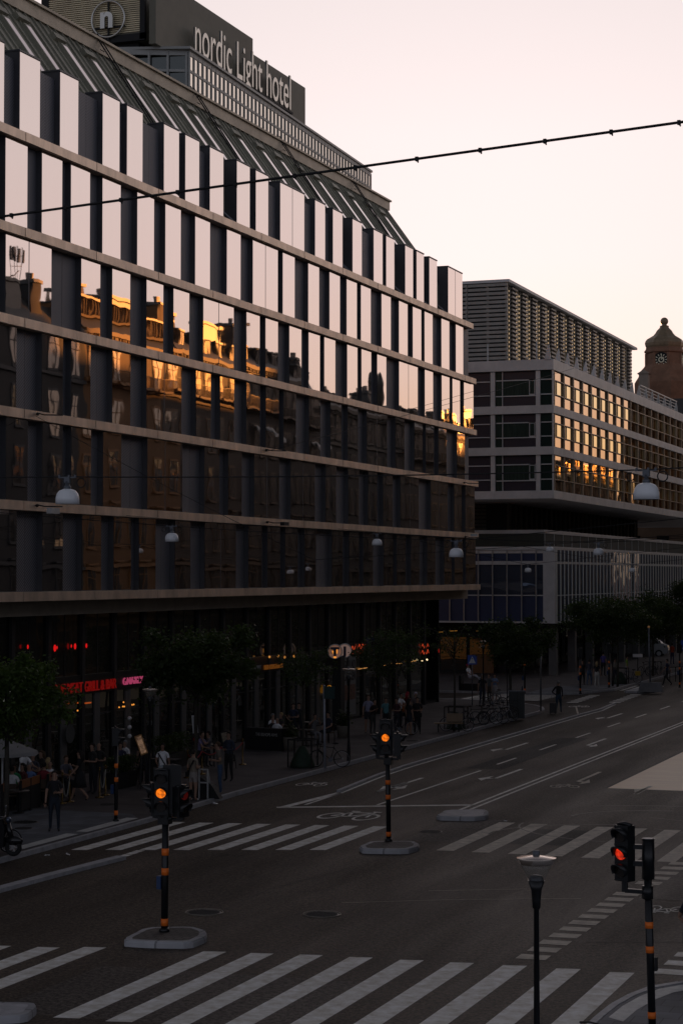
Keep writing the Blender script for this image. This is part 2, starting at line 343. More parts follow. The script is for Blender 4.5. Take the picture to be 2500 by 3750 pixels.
# rooftop plant box with round logo
m_corr = M('corrugated', (.8, .7, .48), .6, .2, var=.15)
zt = PX(655, 4, -41).z; fy = 84.6
b = MB(); b.box(-46.5, fy, 33.6, -41, 98, zt+.6, 0)
for k in range(46): b.box(-46.2, fy-.06, 34.0+k*.1, -41.25, fy+.01, 34.05+k*.1, 1)
b.box(-41.25, fy-.1, 33.6, -40.98, fy+.1, zt+.6, 2); b.box(-46.6, fy-.1, 33.6, -46.2, fy+.1, zt+.6, 2); b.box(-46.6, fy-.1, 33.55, -40.98, fy+.1, 33.9, 2)
b.box(-46, fy+.3, 33.1, -41.5, 97, 33.7, 2)
box = b.build('plant_room', [m_board, m_corr, m_blackm], hotel, world=True)
c = PY(396, 68, fy-.2)
b = MB(); pr = PY(396+60, 68, fy-.2); R = pr.x-c.x; b.ring((c.x, fy-.2, c.z), R, .055, 'y', 40, 8); b.box(c.x-.04, fy-.2, c.z-R-.3, c.x+.04, fy-.12, c.z+R+.2, 1); b.box(c.x-R, fy-.18, c.z-.45, c.x+R, fy-.12, c.z-.38, 1)
b.build('logo_ring', [m_let, m_blackm], hotel, world=True)
t = lettering('n', 1.5, .05, m_let, hotel, 'logo_letter', off=.05); t.data.transform(frame_y((c.x-.40, fy-.3, c.z-.42))); t.location = -hotel.location
b = MB(); p = PX(700, 90, -42); b.box(-44.5, p.y, p.z-.2, -42, p.y+1.4, p.z+.9); b.box(-44, p.y+.2, 33.2, -42.4, p.y+1.1, p.z)
b.build('air_unit', m_corr, hotel, world=True)
b = MB(); p = PX(800, 185, -42); b.box(-44.5, p.y-2.2, 33.2, -42, p.y+.3, p.z+.6); b.box(-42.05, p.y+.3, 33.2, -41.8, p.y+.45, p.z+.9)
b.build('roof_hatch', M('teal_panel', (.08, .2, .24), .4, .2), hotel, world=True)
# lower shop storeys
b = MB(); b.box(-60, Y0, 6.3, -34.9, 118.5, 6.84); b.build('fascia_beam', M('beam', (.4, .35, .28), .6, var=.15), hotel, world=True)
b = MB(); b.box(-36.2, Y0, .1, -35.32, 113.4, .25); b.build('plinth', m_blackm, hotel, world=True)
y = 62.01-2.7*12; my = []
while y < 113: my.append(y); y += 2.7
for i in range(len(my)-1):
    a, b_ = my[i]+.12, my[i+1]-.12
    mb = MB(); mb.add([(-35.3, a, 3.95), (-35.3, b_, 3.95), (-35.3, b_, 6.3), (-35.3, a, 6.3)], [(0,1,2,3)]); mb.box(-35.33, (a+b_)/2-.02, 3.95, -35.28, (a+b_)/2+.02, 6.3, 1)
    mb.build('shop_window', [m_gldark, m_blackm], hotel, 'upper shop pane' if 0 else None, world=True)
    mb = MB(); mb.add([(-35.3, a, .25), (-35.3, b_, .25), (-35.3, b_, 3.2), (-35.3, a, 3.2)], [(0,1,2,3)])
    if my[i] < 96: mb.box(-35.35, a+.9, .2, -35.24, a+1.35, 3.2, 2)
    mb.box(-35.33, a, 2.35, -35.26, b_, 2.42, 1)
    mb.build('shop_window', [m_gldark, m_blackm, M('shop_pier', (.085, .085, .085), .6)], hotel, world=True)
    if my[i] < 96:
        mb = MB(); mb.box(-35.5, my[i], 3.2, -35.22, my[i+1], 3.95); mb.build('sign_band', m_black, hotel, world=True)
    else:
        mb = MB(); mb.add([(-35.3, a, 3.2), (-35.3, b_, 3.2), (-35.3, b_, 3.95), (-35.3, a, 3.95)], [(0,1,2,3)]); mb.build('shop_window', m_gldark, hotel, world=True)
for y in my: mb = MB(); mb.box(-35.6, y-.12, .12, -35.18, y+.12, 6.3); mb.build('pillar', m_blackm, hotel, world=True)
mb = MB(); mb.box(-36.3, 113.25, .1, -35.2, 113.4, 6.3); mb.add([(-35.3, 112.9, 6.3), (-40, 113.41, 6.3), (-40, 113.41, .2), (-35.3, 113.41, .2)], [(0,1,2,3)]); mb.build('end_wall', m_gldark, hotel, world=True)
# small rods the street wires hang from
for sx, z in ((340/2.6133, 13.5), (340/2.6133, 10.25), (600+970/2.6133, 13.5), (600+980/2.6133, 10.2), (1150+1430/2.6133, 13.4), (1150+1440/2.6133, 10.1)):
    y = yx(sx, -34); mb = MB(); mb.tube([(-34.02, y, z), (-33.9, y, z+.02), (-33.7, y+.05, z-.03), (-33.1, y+.3, z-.04)], .025, 6); mb.ball((-33.95, y, z), .06)
    mb.build('wire_bracket', m_blackm, hotel, world=True)
# glowing shop signs (each a sign of its own)
def wallsign(txt, y, z, size, mat, label, name='shop_sign', x=-35.18, wid=None, off=.0, ext=.03, sx=1.):
    t = thing(name, label, 'sign', (x, y, z)); o = lettering(txt, size, ext, mat, t, 'letters', off=off)
    w = max(v.co.x for v in o.data.vertices); k = (wid/w) if wid else sx
    o.data.transform(frame_x((0, 0, 0)) @ Matrix.Diagonal((k, 1, 1, 1))); return t
g_red = glow('neon_red', (.9, .012, .008), .12); g_pink = glow('neon_pink', (1., .12, .3), .3); g_warm = glow('warm_light', (1., .55, .18), .6); g_org = glow('neon_orange', (1., .1, .03), .55)
g_wh = glow('white_letters', (.8, .85, .7), .12); g_gold = glow('gold_letters', (.8, .25, .03), .10)
wallsign('THE MEAT GRILL & BAR', 65.05, 3.3, .56, g_red, 'red glowing letters reading THE MEAT GRILL & BAR above the terrace', wid=5.1, off=.0)
wallsign('GNARLY', 70.75, 3.38, .42, g_pink, 'pink neon letters reading GNARLY beside the red grill sign', wid=1.8, off=-.004)
wallsign('BURGERS', 73.7, 3.4, .36, g_pink, 'pink neon letters reading BURGERS partly behind the street tree', wid=1.7, off=-.006)
t = thing('round_logo_sign', 'small round white neon burger emblem between the two pink neon words', 'sign', (-35.15, 73.3, 3.6)); mb = MB(); mb.ring((0, 0, 0), .3, .018, 'x', 24, 5)
for k in range(8): a = k*.785; mb.ball((0, .22*math.cos(a), .22*math.sin(a)), .035, 6)
mb.build('neon_tube', glow('neon_white', (.9, .7, .85), .5), t)
wallsign('JIRI in GIJK', 59.6, 3.3, .5, g_wh, 'pale yellow letters half hidden behind the leftmost tree', wid=3.4)
t = thing('round_logo_sign', 'pale round emblem at the end of the yellow letters by the leftmost tree', 'sign', (-35.15, 63.7, 3.5)); mb = MB(); mb.ring((0, 0, 0), .22, .03, 'x', 20, 5); mb.build('emblem', g_wh, t)
wallsign('RESTAURANT', 83.7, 3.38, .26, M('grey_letters', (.35, .35, .35), .5), 'grey letters reading RESTAURANT left of the gold pub name', wid=1.5)
wallsign('BISHOPS ARMS', 85.6, 3.32, .3, g_gold, 'dull gold letters reading BISHOPS ARMS under the small spotlights', wid=2.3, off=.004)
wallsign('Tast', 91.0, 3.32, .26, M('grey_letters', (.35, .35, .35), .5), 'small grey word Tast near the pub entrance')
wallsign('Salom By', 93.0, 2.95, .26, M('grey_letters', (.35, .35, .35), .5), 'grey script sign hanging over the cafe door', wid=1.5)
for k in range(4):
    p = PX(*zc((325, 380, 422, 482)[k], (446, 440, 448, 442)[k]), -34.9); t = thing('spotlight', 'small lit warm spotlight over the gold pub name, number %s from the left' % ('one', 'two', 'three', 'four')[k], 'lamp', p, group='spotlights over the pub sign')
    mb = MB(); mb.tube([(-.4, 0, .05), (-.1, 0, .12), (0, 0, .05)], .015, 5); mb.build('arm', m_blackm, t); mb = MB(); mb.ball((0, 0, 0), .06, 8); mb.build('bulb', glow('bulb', (1., .4, .08), .5), t)
def wave(y, z, n, label, amp=.13, wl=.5, rows=2, mat=None, x=-35.2):
    t = thing('wavy_neon_sign', label, 'sign', (x, y, z))
    for r in range(rows):
        pts = [(0, i*wl/8, r*.36+amp*math.sin(i*PI/4)+i*wl/8*.0) for i in range(int(n*8)+1)]; mb = MB(); mb.tube(pts, .014, 5); mb.build('neon_tube', mat or g_org, t)
p = PX(*zc(1335, 380), -35.2); wave(110.0, p.z-.3, 2.7, 'orange wavy neon lines on the far glass corner of the hotel')
p = PX(*zc(850, 430), -35.2); wave(p.y, p.z-.05, 1.2, 'orange wavy neon lines right beside the round J sign', wl=.45); p = PX(*zc(890, 425), -35.2); wave(p.y+.1, p.z, 2.2, 'orange wavy neon lines on the glass between the J sign and the tree', wl=.5)
# round T and J signs
g_disc = M('sign_disc', (.5, .36, .3), .5, var=.05, emit=(1., .45, .25), es=.10); m_navy = M('navy', (.005, .008, .05), .5, var=0); g_discj = M('sign_disc_j', (.5, .42, .42), .5, var=.05, emit=(1., .6, .45), es=.10)
for ch, sx, sy, m, dx, lab in (('T', 1226, 2386, g_disc, .06, 'round peach sign with a dark blue T nearest the road'), ('J', 1262, 2383, g_discj, -.3, 'round pale sign with a dark blue J behind the T sign')):
    P = PX(sx, sy, -33.5+dx); t = thing('round_sign', lab, 'sign', P, rz=rad(20)); mb = MB(); mb.tube([(0, -.05, 0), (0, .12, 0)], .345, 32); mb.ring((0, -.05, 0), .345, .03, 'y', 32, 6, 1); mb.build('disc', [m, m_lgrey], t)
    o = lettering(ch, .56, .01, m_navy, t, 'letter', off=.03, align='CENTER'); o.data.transform(frame_y((0, -.075, -.2)) @ Matrix.Diagonal((1.15, 1, 1, 1)))
    mb = MB(); mb.bar((0, .1, 0), (-1.2, .1, .0), .05); mb.build('bracket', m_blackm, t)
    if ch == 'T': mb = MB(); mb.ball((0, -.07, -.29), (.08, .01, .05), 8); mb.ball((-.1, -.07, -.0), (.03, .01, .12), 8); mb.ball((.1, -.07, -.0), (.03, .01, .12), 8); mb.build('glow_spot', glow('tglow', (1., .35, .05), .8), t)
t = thing('entrance_column', 'tall black entrance column under the round T and J signs', 'column', (-33.6, 91.5, .12)); mb = MB(); mb.box(-.25, -.3, 0, .2, .3, 3.6); mb.box(-.3, -.35, 0, .25, .35, .15); mb.box(-1.7, -.25, 3.2, -.1, .25, 3.55); mb.build('shaft', m_blackm, t)
t = thing('poster', 'tall pale window poster reading GRILLAD CHICKEN with food pictures', 'poster', (-35.2, 96.4, .3))
mb = MB(); mb.box(-.02, 0, .1, .02, 2.0, 3.3); mb.box(.021, .1, .9, .03, 1.9, 1.7, 1); mb.build('panel', [M('poster_paper', (.16, .165, .17), .6, var=.1), M('poster_food', (.12, .05, .03), .6, var=.8, scale=6)], t)
for k, w in enumerate(('GRILLAD', 'CHICKEN')):
    o = lettering(w, .62, .004, m_blackm, t, 'printed_word', off=.01); ww = max(v.co.x for v in o.data.vertices); o.data.transform(frame_x((.03, .12, 2.55-k*.62)) @ Matrix.Diagonal((1.75/ww, 1, 1, 1)))
# lamps inside the shops seen through the panes: small hanging red lamps and warm lights
for k, (x, y, s) in enumerate(((128, 714, 1), (252, 720, 1.6), (262, 718, .8), (328, 711, .8), (345, 712, 1.4), (397, 709, 1.1))):
    p = PX(x*.797, 1800+y*.797, -35.15); t = thing('hanging_lamp', 'small glowing red lamp in the upper shop window, %s from the left' % ('first', 'second', 'third', 'fourth', 'fifth', 'sixth')[k], 'lamp', p, group='red lamps in the upper windows')
    mb = MB(); mb.ball((0, 0, 0), (.035*s, .035*s, .085*s), 8); mb.build('shade', glow('red_lamp', (1., .01, .01), .6), t); mb = MB(); mb.bar((0, 0, .1), (0, 0, 1.6), .01); mb.build('cord', m_blackm, t)
for k, (x, y, w, h) in enumerate(((442, 741, 24, 5), (488, 741, 16, 5), (560, 741, 40, 6))):
    p = PX(*ze(x, y), -35.15); t = thing('heat_lamp', ('left', 'middle', 'right')[k]+' one of three thin orange strip lamps over the grill entrance', 'lamp', p, group='orange strip lamps'); mb = MB(); mb.box(-.02, -w*.0028*2, -.02, .04, w*.0028*2, .03); mb.build('strip', glow('strip', (.8, .14, .02), .35), t)
for k, (x, y) in enumerate(((760, 768), (784, 763), (793, 763), (788, 736), (843, 752), (853, 750), (495, 789))):
    p = PX(*ze(x, y), -35.12); t = thing('pendant_bulb', 'tiny warm bulb in the ground floor window, %s of seven' % ('first', 'second', 'third', 'fourth', 'fifth', 'sixth', 'seventh')[k], 'lamp', p, group='warm bulbs behind the shop glass'); mb = MB(); mb.ball((0, 0, 0), .035, 6); mb.build('bulb', glow('bulb2', (1., .35, .05), .9), t)
for k in range(3):
    p = PX(*ze(826, 838+k*57), -35.0); t = thing('globe_lamp', ('top', 'middle', 'bottom')[k]+' one of three unlit white globes beside the grill door', 'lamp', p, group='white globes by the door'); mb = MB(); mb.ball((0, 0, 0), .09, 10); mb.build('globe', m_white, t); mb = MB(); mb.bar((-.3, 0, 0), (-.05, 0, 0), .02); mb.build('bracket', m_blackm, t)
p = PX(*zA(835, 125), -35.15); t = thing('window_emblem', 'faint pale round emblem on the dark restaurant glass', 'sign', p); mb = MB(); mb.tube([(0, 0, 0), (.02, 0, 0)], .36, 24); mb.build('disc', M('frost', (.05, .055, .055), .8), t)
p = PX(*zC(1198, 292), -35.1); t = thing('bell_lamp', 'yellow glowing bell shaped lamp in the cafe window', 'lamp', p); mb = MB(); mb.lathe([(.19, -.2), (.2, -.1), (.17, .08), (.06, .2)], n=16); mb.build('shade', glow('yellow_lamp', (.85, .33, .02), .35), t)
for k, (x0, y0, x1, y1) in enumerate(((160, 200, 290, 180), (520, 150, 565, 145), (700, 122, 790, 115), (920, 92, 990, 78))):
    p = PX(*zD(x0, y0), -35.1); q = PX(*zD(x1, y1), -35.1); t = thing('strip_light', 'warm strip light behind the far shop glass, %s from the left' % ('first', 'second', 'third', 'fourth')[k], 'lamp', p, group='strip lights in the far shop'); mb = MB(); mb.bar((0, 0, 0), q-p, .035); mb.build('tube', glow('strip2', (1., .45, .12), .5), t)
for sx, sy, k in ((1080, 75, 0), (1147, 65, 1)):
    p = PX(*zD(sx, sy), -35.0); t = thing('ceiling_spot', ('left', 'right')[k]+' bright ceiling spot at the glass corner of the hotel', 'lamp', p, group='corner ceiling spots'); mb = MB(); mb.ball((0, 0, 0), .06, 8); mb.build('bulb', glow('bulb3', (1., .75, .4), 2.), t)
# ------------------------------------------------------------------ second office building (glass block on a louvred terrace and blue podium)
ob = thing('office_building', 'pale office building beyond the side street with golden windows over a blue glass podium', 'building', (-36, 143, 0))
BX, BY, BE = -35.2, 142.2, 236.
m_pale = M('pale_cladding', (.62, .6, .58), .5, .1, var=.14, scale=.7)
m_purple = M('dark_panel', (.035, .028, .04), .4, var=.1)
b = MB(); b.box(-62, BY+.25, 13.9, BX-.25, BE, 23.2); b.build('core', m_purple, ob, world=True)
for i, (z0, z1) in enumerate(((23.1, 23.9), (19.86, 20.46), (16.76, 17.36), (13.48, 14.08))):
    b = MB(); y = BY-.12
    while y < BE: y2 = min(BE, y+3.12); b.box(-36.5, y+.01, z0, BX+.02, y2-.01, z1); y = y2
    x = BX-.05
    while x > -62: b.box(x-3.5+.01, BY-.12, z0, x-.01, BY+.4, z1); x -= 3.5
    b.box(-61, BY-.1, z0+.02, BX, BE-.02, z1-.02)
    b.build('floor_band', m_pale, ob, world=True)
m_fr = M('bronze_frame', (.25, .2, .15), .4, .4, var=.1)
rest = MB(); cnt = 0
for fl, (z0, z1) in enumerate(((20.46, 23.1), (17.36, 19.86), (14.08, 16.76))):
    h = z1-z0
    for k in range(30):
        y = 142.62+k*3.1; mb = MB() if cnt < 90 else rest
        mb.box(BX-.14, y-.13, z0, BX-.02, y-.04, z1, 1); mb.box(BX-.14, y+.04, z0, BX-.02, y+.13, z1, 1)
        for zz in (z0+h*.32, z0+h*.72): mb.box(BX-.12, y+.13, zz-.03, BX-.03, y+2.97, zz+.03, 1)
        mb.box(BX-.12, y+.75, z0+h*.32, BX-.04, y+.82, z0+h*.72, 1)
        for a_, b_, c_, d_ in ((y+.13, y+2.97, z0+.03, z0+h*.32-.03), (y+.13, y+2.97, z0+h*.72+.03, z1-.03)):
            mb.add([(BX-.16, a_, c_), (BX-.16, b_, c_), (BX-.16, b_, d_), (BX-.16, a_, d_)], [(0,1,2,3)], 2)
        mb.add([(BX-.15, y+.82, z0+h*.32+.03), (BX-.15, y+2.97, z0+h*.32+.03), (BX-.15, y+2.97, z0+h*.72-.03), (BX-.15, y+.82, z0+h*.72-.03)], [(0,1,2,3)], 0)
        mb.box(BX-.2, y+.13, z0+h*.32, BX-.17, y+.75, z0+h*.72, 3)
        if mb is not rest: mb.build('window', [m_gl2, m_fr, m_gl3, m_blackm], ob, world=True)
        cnt += 1
# end wall facing the side street
for fl, (z0, z1) in enumerate(((20.46, 23.1), (17.36, 19.86), (14.08, 16.76))):
    h = z1-z0
    for x0 in (-39.9, -36.4, -44.2, -47.9, -51.6, -55.3, -59):
        b = MB(); b.box(x0-.17, BY+.02, z0, x0+.17, BY+.3, z1); b.build('pillar', m_pale, ob, world=True)
    for i, (a_, b_) in enumerate(((-39.7, -36.6), (-43.9, -40.15), (-47.6, -44.4), (-51.3, -48.1))):
        b = MB(); b.box(a_, BY+.2, z0, b_, BY+.27, z1, 0)
        if i == 0:
            b.box(a_+.5, BY+.12, z0, a_+.56, BY+.2, z1, 1); b.box(a_, BY+.1, z0+h*.27, b_, BY+.2, z0+h*.3, 1); b.box(a_, BY+.1, z0+h*.72, b_, BY+.2, z0+h*.75, 1)
            b.box(a_+.6, BY+.14, z0+h*.3, b_-.55, BY+.2, z0+h*.72, 2); b.box(b_-.5, BY+.1, z0+h*.3, b_-.04, BY+.15, z0+h*.75, 1); b.box(b_-.44, BY+.08, z0+h*.34, b_-.1, BY+.1, z0+h*.7, 2); b.box(a_+.06, BY+.08, z0+h*.34, a_+.46, BY+.1, z0+h*.7, 2)
            b.box(a_+.02, BY+.15, z0+.02, a_+.5, BY+.19, z1-.02, 2)
        else: b.box(a_, BY+.1, z0+h*.3, b_, BY+.2, z0+h*.33, 1); b.box(a_, BY+.1, z0+h*.7, b_, BY+.2, z0+h*.73, 1)
        b.build('side_window', [m_purple, m_lgrey, M('curtained_glass', (.035, .05, .04), .15, var=.3, scale=4, stretch=(3, 1, .2))], ob, world=True)
    b = MB(); b.box(-36.2, BY+.1, z0, BX-.1, BY+.2, z1, 0); b.box(-36.2, BY+.02, z0+h*.3, BX-.05, BY+.1, z0+h*.33, 1); b.box(-36.2, BY+.02, z0+h*.72, BX-.05, BY+.1, z0+h*.75, 1); b.box(BX-.12, BY-.02, z0, BX-.02, BY+.1, z1, 1)
    b.build('corner_window', [M('green_glass', (.02, .035, .03), .1, var=.1), m_lgrey], ob, world=True)
# roof terrace brackets and railing
for k in range(18):
    y = 142.0+k*3.05; mb = MB(); mb.prism([(BX-.65, y, 23.85), (BX-.15, y, 23.85), (BX-.28, y, 24.95), (BX-.36, y, 24.95)], (0, .09, 0)); mb.build('bracket', m_lgrey, ob, world=True)
b = MB()
for z in (24.15, 24.45, 24.75): b.bar((BX-.35, 176, z), (BX-.35, 194, z), .05)
b.bar((BX-.3, 176, 25.02), (BX-.3, 194, 25.02), .08); b.build('railing', m_lgrey, ob, world=True)
for x, h in ((-40.5, 1.5), (-36.7, 1.5), (-43.3, 1.6), (-42.6, 1.5)): b = MB(); b.cyl((x, 143, 23.8), (x, 143, 23.8+h), .04); b.build('mast', m_lgrey, ob, world=True)
# louvred roof box
m_louv = M('louvre', (.3, .28, .25), .5, .2, var=.15)
b = MB(); b.box(-66, 155.3, 23.7, -43.0, 205.6, 31.5); b.build('roof_box', M('roofbox_wall', (.05, .05, .05), .6), ob, world=True)
b = MB(); b.box(-66, 154.4, 31.75, -41.9, 206.3, 31.98); b.build('roof_box_lid', m_pale, ob, world=True)
b = MB(); b.add([(-42.45, 155.5, 23.8), (-42.45, 205.4, 23.8), (-42.45, 205.4, 31.6), (-42.45, 155.5, 31.6)], [(0,1,2,3)]); b.build('roof_box_glazing', m_gl2, ob, world=True)
for k in range(15):
    y = 155.9+k*3.33; mb = MB()
    for j in range(22): z = 24.0+j*.355; mb.prism([(-42.37, y+.75, z), (-42.22, y+.75, z+.02), (-42.22, y+.75, z+.17), (-42.37, y+.75, z+.15)], (0, 1.75, 0))
    mb.box(-42.42, y+.42, 23.8, -42.36, y+.5, 31.7); mb.box(-42.42, y+2.84, 23.8, -42.36, y+2.92, 31.7)
    mb.box(-42.44, y+1.0, 23.8, -42.39, y+2.35, 31.7, 1)
    mb.build('louvre_panel', [m_louv, m_blackm], ob, world=True)
for k in range(7):
    x = -42.1-k*3.4; mb = MB()
    for j in range(22): z = 24.0+j*.355; mb.box(x-3.35, 154.5, z, x, 154.62, z+.23)
    mb.box(x-1.8, 154.64, 23.8, x-1.6, 154.75, 31.7); mb.box(x-.2, 154.64, 23.8, x, 154.75, 31.7); mb.build('louvre_panel', m_louv, ob, world=True)
# recessed terrace level
b = MB(); b.box(-62, 152, 9.8, -41.5, 204, 13.5, 0)
for k in range(30): b.box(-41.5, 152+k*1.7, 9.8, -41.3, 152.7+k*1.7, 13.5, 1)
for k in range(12): b.box(-62, 151.9, 9.9+k*.3, -43.2, 152, 10.1+k*.3, 1)
b.build('terrace_wall', [m_blackm, M('terrace_slats', (.09, .08, .06), .6)], ob, world=True)
p = PX(2477, 1977, -37.3)
b = MB(); b.box(-62, 147.6, 11.0, -37.3, 147.9, 11.28); b.box(-37.55, 147.9, 11.0, -37.3, p.y+6, 11.28); b.build('terrace_rail', m_pale, ob, world=True)
b = MB(); b.box(-62, 147.7, 9.9, -37.4, 147.75, 11.0, 0); b.box(-37.45, 147.9, 9.9, -37.4, p.y+6, 11.0, 0)
for k in range(18): b.box(-37.42, 148+k*3, 9.9, -37.36, 148.06+k*3, 11, 1)
b.build('terrace_glass', [M('dull_glass', (.05, .052, .04), .75), m_lgrey], ob, world=True)
b = MB(); b.box(-62, BY+.1, 9.4, -35.3, 240, 9.9); b.build('podium_roof', m_pale, ob, world=True)
# blue podium
PXF = -35.15
b = MB(); b.box(-62, BY+.35, 4.3, PXF-.25, 239.5, 9.4); b.build('podium_core', M('podium_dark', (.02, .022, .03), .5), ob, world=True)
b = MB(); b.box(-36.05, BY+.0, 4.17, PXF+.02, BY+.5, 9.83)
b.box(-62, BY+.02, 4.17, -36.05, BY+.3, 4.3); b.box(PXF-.25, BY+.5, 4.17, PXF+.02, 240, 4.3); b.box(-62, BY+.02, 9.65, -36.05, BY+.3, 9.8); b.box(PXF-.25, BY+.5, 9.65, PXF, 240, 9.8)
b.box(-62, BY+.04, 8.55, -36.05, BY+.3, 8.82); b.box(PXF-.2, BY+.5, 8.6, PXF+.02, 240, 8.78); b.box(-62, BY+.06, 6.21, -36.05, BY+.3, 6.29); b.box(PXF-.2, BY+.5, 6.21, PXF+.015, 240, 6.28)
b.build('podium_frame', m_lgrey, ob, world=True)
for k in range(14):
    x0, x1 = -36.6-k*1.12, -35.48-k*1.12
    if k == 0: x1 = -36.05
    b = MB(); b.box(x0-.04, BY+.03, 4.3, x0+.04, BY+.3, 9.65, 0)
    for z0, z1, m in ((4.3, 6.21, 1), (6.29, 8.55, 2), (8.82, 9.65, 1)): b.add([(x0, BY+.15, z0), (x1, BY+.15, z0), (x1, BY+.15, z1), (x0, BY+.15, z1)], [(0,1,2,3)], m)
    b.build('podium_pane', [m_mull, M('blue_panel', (.03, .045, .10), .4, var=.1), m_glblue], ob, world=True)
cnt = 0; rest = MB()
for k in range(78):
    y = 142.75+k*1.235; mb = MB() if k < 70 else rest
    mb.box(PXF-.2, y-.03, 4.3, PXF+.045, y+.03, 9.65, 0); mb.add([(PXF-.008, y+.03, 4.3), (PXF-.008, y+1.2, 4.3), (PXF-.008, y+1.2, 9.65), (PXF-.008, y+.03, 9.65)], [(0,1,2,3)], 1)
    if k < 70: mb.build('podium_fin', [M('fin_metal', (.9, .88, .8), .4, .3, var=.05), m_glblue], ob, world=True)
rest.build('podium_fin', [MATS['fin_metal'], m_glblue], ob, world=True, kind='stuff')
for k in range(16): b = MB(); b.box(-36.6, 146+k*6.2, 0, -36.0, 146.6+k*6.2, 4.17); b.build('column', M('column_grey', (.12, .12, .12), .6), ob, world=True)
b = MB(); b.box(-62, 148, 0, -40.5, 240, 4.17, 0)
for k in range(20): b.box(-40.5, 148.3+k*4.4, .3, -40.42, 151.8+k*4.4, 3.4, 1)
for k in range(8): b.box(-43.4-k*2.4, 147.93, .3, -41.3-k*2.4, 148, 2.9, 1)
b.box(-40.5, 148, 3.5, -40.35, 240, 3.6, 2); b.build('ground_floor', [m_blackm, m_gldark, m_lgrey], ob, world=True)
for k, (x0, y0, x1, y1) in enumerate(((0, 50, 65, 46), (140, 36, 230, 32), (450, 34, 535, 38))):
    p, q = PY(*zE(x0, y0), 147.5), PY(*zE(x1, y1), 147.5); t = thing('strip_light', 'thin warm strip light under the podium, %s from the left' % ('first', 'second', 'third')[k], 'lamp', p, group='strip lights under the podium'); mb = MB(); mb.bar((0, 0, 0), q-p, .05); mb.build('tube', glow('strip3', (.8, .35, .06), .25), t)
t = thing('lit_doorway', 'dim orange lit doorway under the blue podium behind the bicycles', 'door', PY(*zE(520, 540), 147.6)); mb = MB(); mb.box(-.9, 0, 0, .9, .05, 1.6); mb.build('door_glass', glow('dooramber', (.5, .18, .02), .012), t)

# beige building farther along the street, seen under the terrace soffit
bb = thing('beige_building', 'warm beige stone building far down the street beyond the office block', 'building', (-45, 240, 0))
b = MB(); b.box(-60, 245, 0, -44.1, 262, 21.5); b.box(-60, 244.9, 14.2, -44.1, 262.1, 14.6); b.build('wall', M('beige_stone', (.30, .2, .13), .75, var=.2, scale=.5, bump=.2), bb, world=True)
for fl in range(5):
    for k in range(3): b = MB(); b.box(-47.4-k*3.6, 244.85, 2.5+fl*3.9, -45.9-k*3.6, 245.02, 4.9+fl*3.9, 0); b.box(-47.5-k*3.6, 244.78, 2.35+fl*3.9, -45.8-k*3.6, 245, 2.5+fl*3.9, 1); b.build('window', [m_gldark, m_lgrey], bb, world=True)
b = MB(); b.prism([(-60, 245, 21.5), (-44.1, 245, 21.5), (-46, 245, 25.5), (-58, 245, 25.5)], (0, 17, 0)); b.build('roof', m_roof, bb, world=True)

# brick clock tower
tx, ty = -62.95, 333.
ct = thing('clock_tower', 'red brick clock tower with an onion shaped copper roof and ball on top', 'tower', (tx, ty, 0))
m_brick = M('red_brick', (.26, .14, .085), .8, var=.25, scale=.8, bump=.3); m_cop = M('brown_copper', (.28, .21, .13), .5, .2, var=.2)
def oct_(r, z, rot=PI/8): return [(r*math.cos(rot+k*PI/4), r*math.sin(rot+k*PI/4), z) for k in range(8)]
def olathe(mb, prof, m=0):
    for (r0, z0), (r1, z1) in zip(prof, prof[1:]):
        mb.add(oct_(r0, z0)+oct_(r1, z1), [(k, (k+1) % 8, 8+(k+1) % 8, 8+k) for k in range(8)], m, False)
    n_ = prof[-1][0]
    if n_ > .01: mb.add(oct_(n_, prof[-1][1]), [tuple(range(8))], m, False)
mb = MB(); olathe(mb, [(5.2, 0), (5.2, 40.5), (4.5, 41.6), (4.15, 42.6), (3.6, 43.2), (3.2, 43.8), (3.15, 45.6), (3.5, 45.75), (3.5, 46.0), (3.25, 46.3), (3.2, 46.6)])
for k in range(8):
    a = PI/8+k*PI/4; mb.box(3.14*math.cos(a)-.22, 3.14*math.sin(a)-.22, 43.3, 3.14*math.cos(a)+.22, 3.14*math.sin(a)+.22, 45.6)
mb.build('shaft', m_brick, ct)
mb = MB(); olathe(mb, [(3.15, 46.6), (3.3, 46.9), (3.4, 47.4), (3.25, 47.8), (3.0, 48.1), (2.4, 48.45), (1.9, 48.75), (1.55, 49.15), (1.3, 49.6), (.85, 50.05), (.75, 50.25), (.8, 50.4), (.45, 50.5), (.38, 50.75)]); mb.ball((0, 0, 51.2), .68, 14); mb.build('roof', m_cop, ct)
for ax in (0, 1):
    f = Matrix.Rotation(0 if ax == 0 else PI/2, 4, 'Z'); mb = MB(); mb.T = f; mb.tube([(0, -2.7, 44.3), (0, -3.0, 44.3)], 1.22, 24, 0); mb.ring((0, -3.02, 44.3), 1.25, .1, 'y', 24, 5, 0)
    for k in range(12): a = k*PI/6; mb.bar((.72*math.sin(a), -3.04, 44.3+.72*math.cos(a)), (1.05*math.sin(a), -3.04, 44.3+1.05*math.cos(a)), .13, m=1)
    mb.ring((0, -3.04, 44.3), .42, .12, 'y', 16, 5, 1); mb.bar((0, -3.1, 44.3), (.45, -3.1, 44.75), .1, m=1); mb.bar((0, -3.1, 44.3), (.1, -3.1, 45.1), .08, m=1)
    mb.build('clock_face', [m_blackm, M('clock_gold', (.95, .88, .65), .5)], ct)
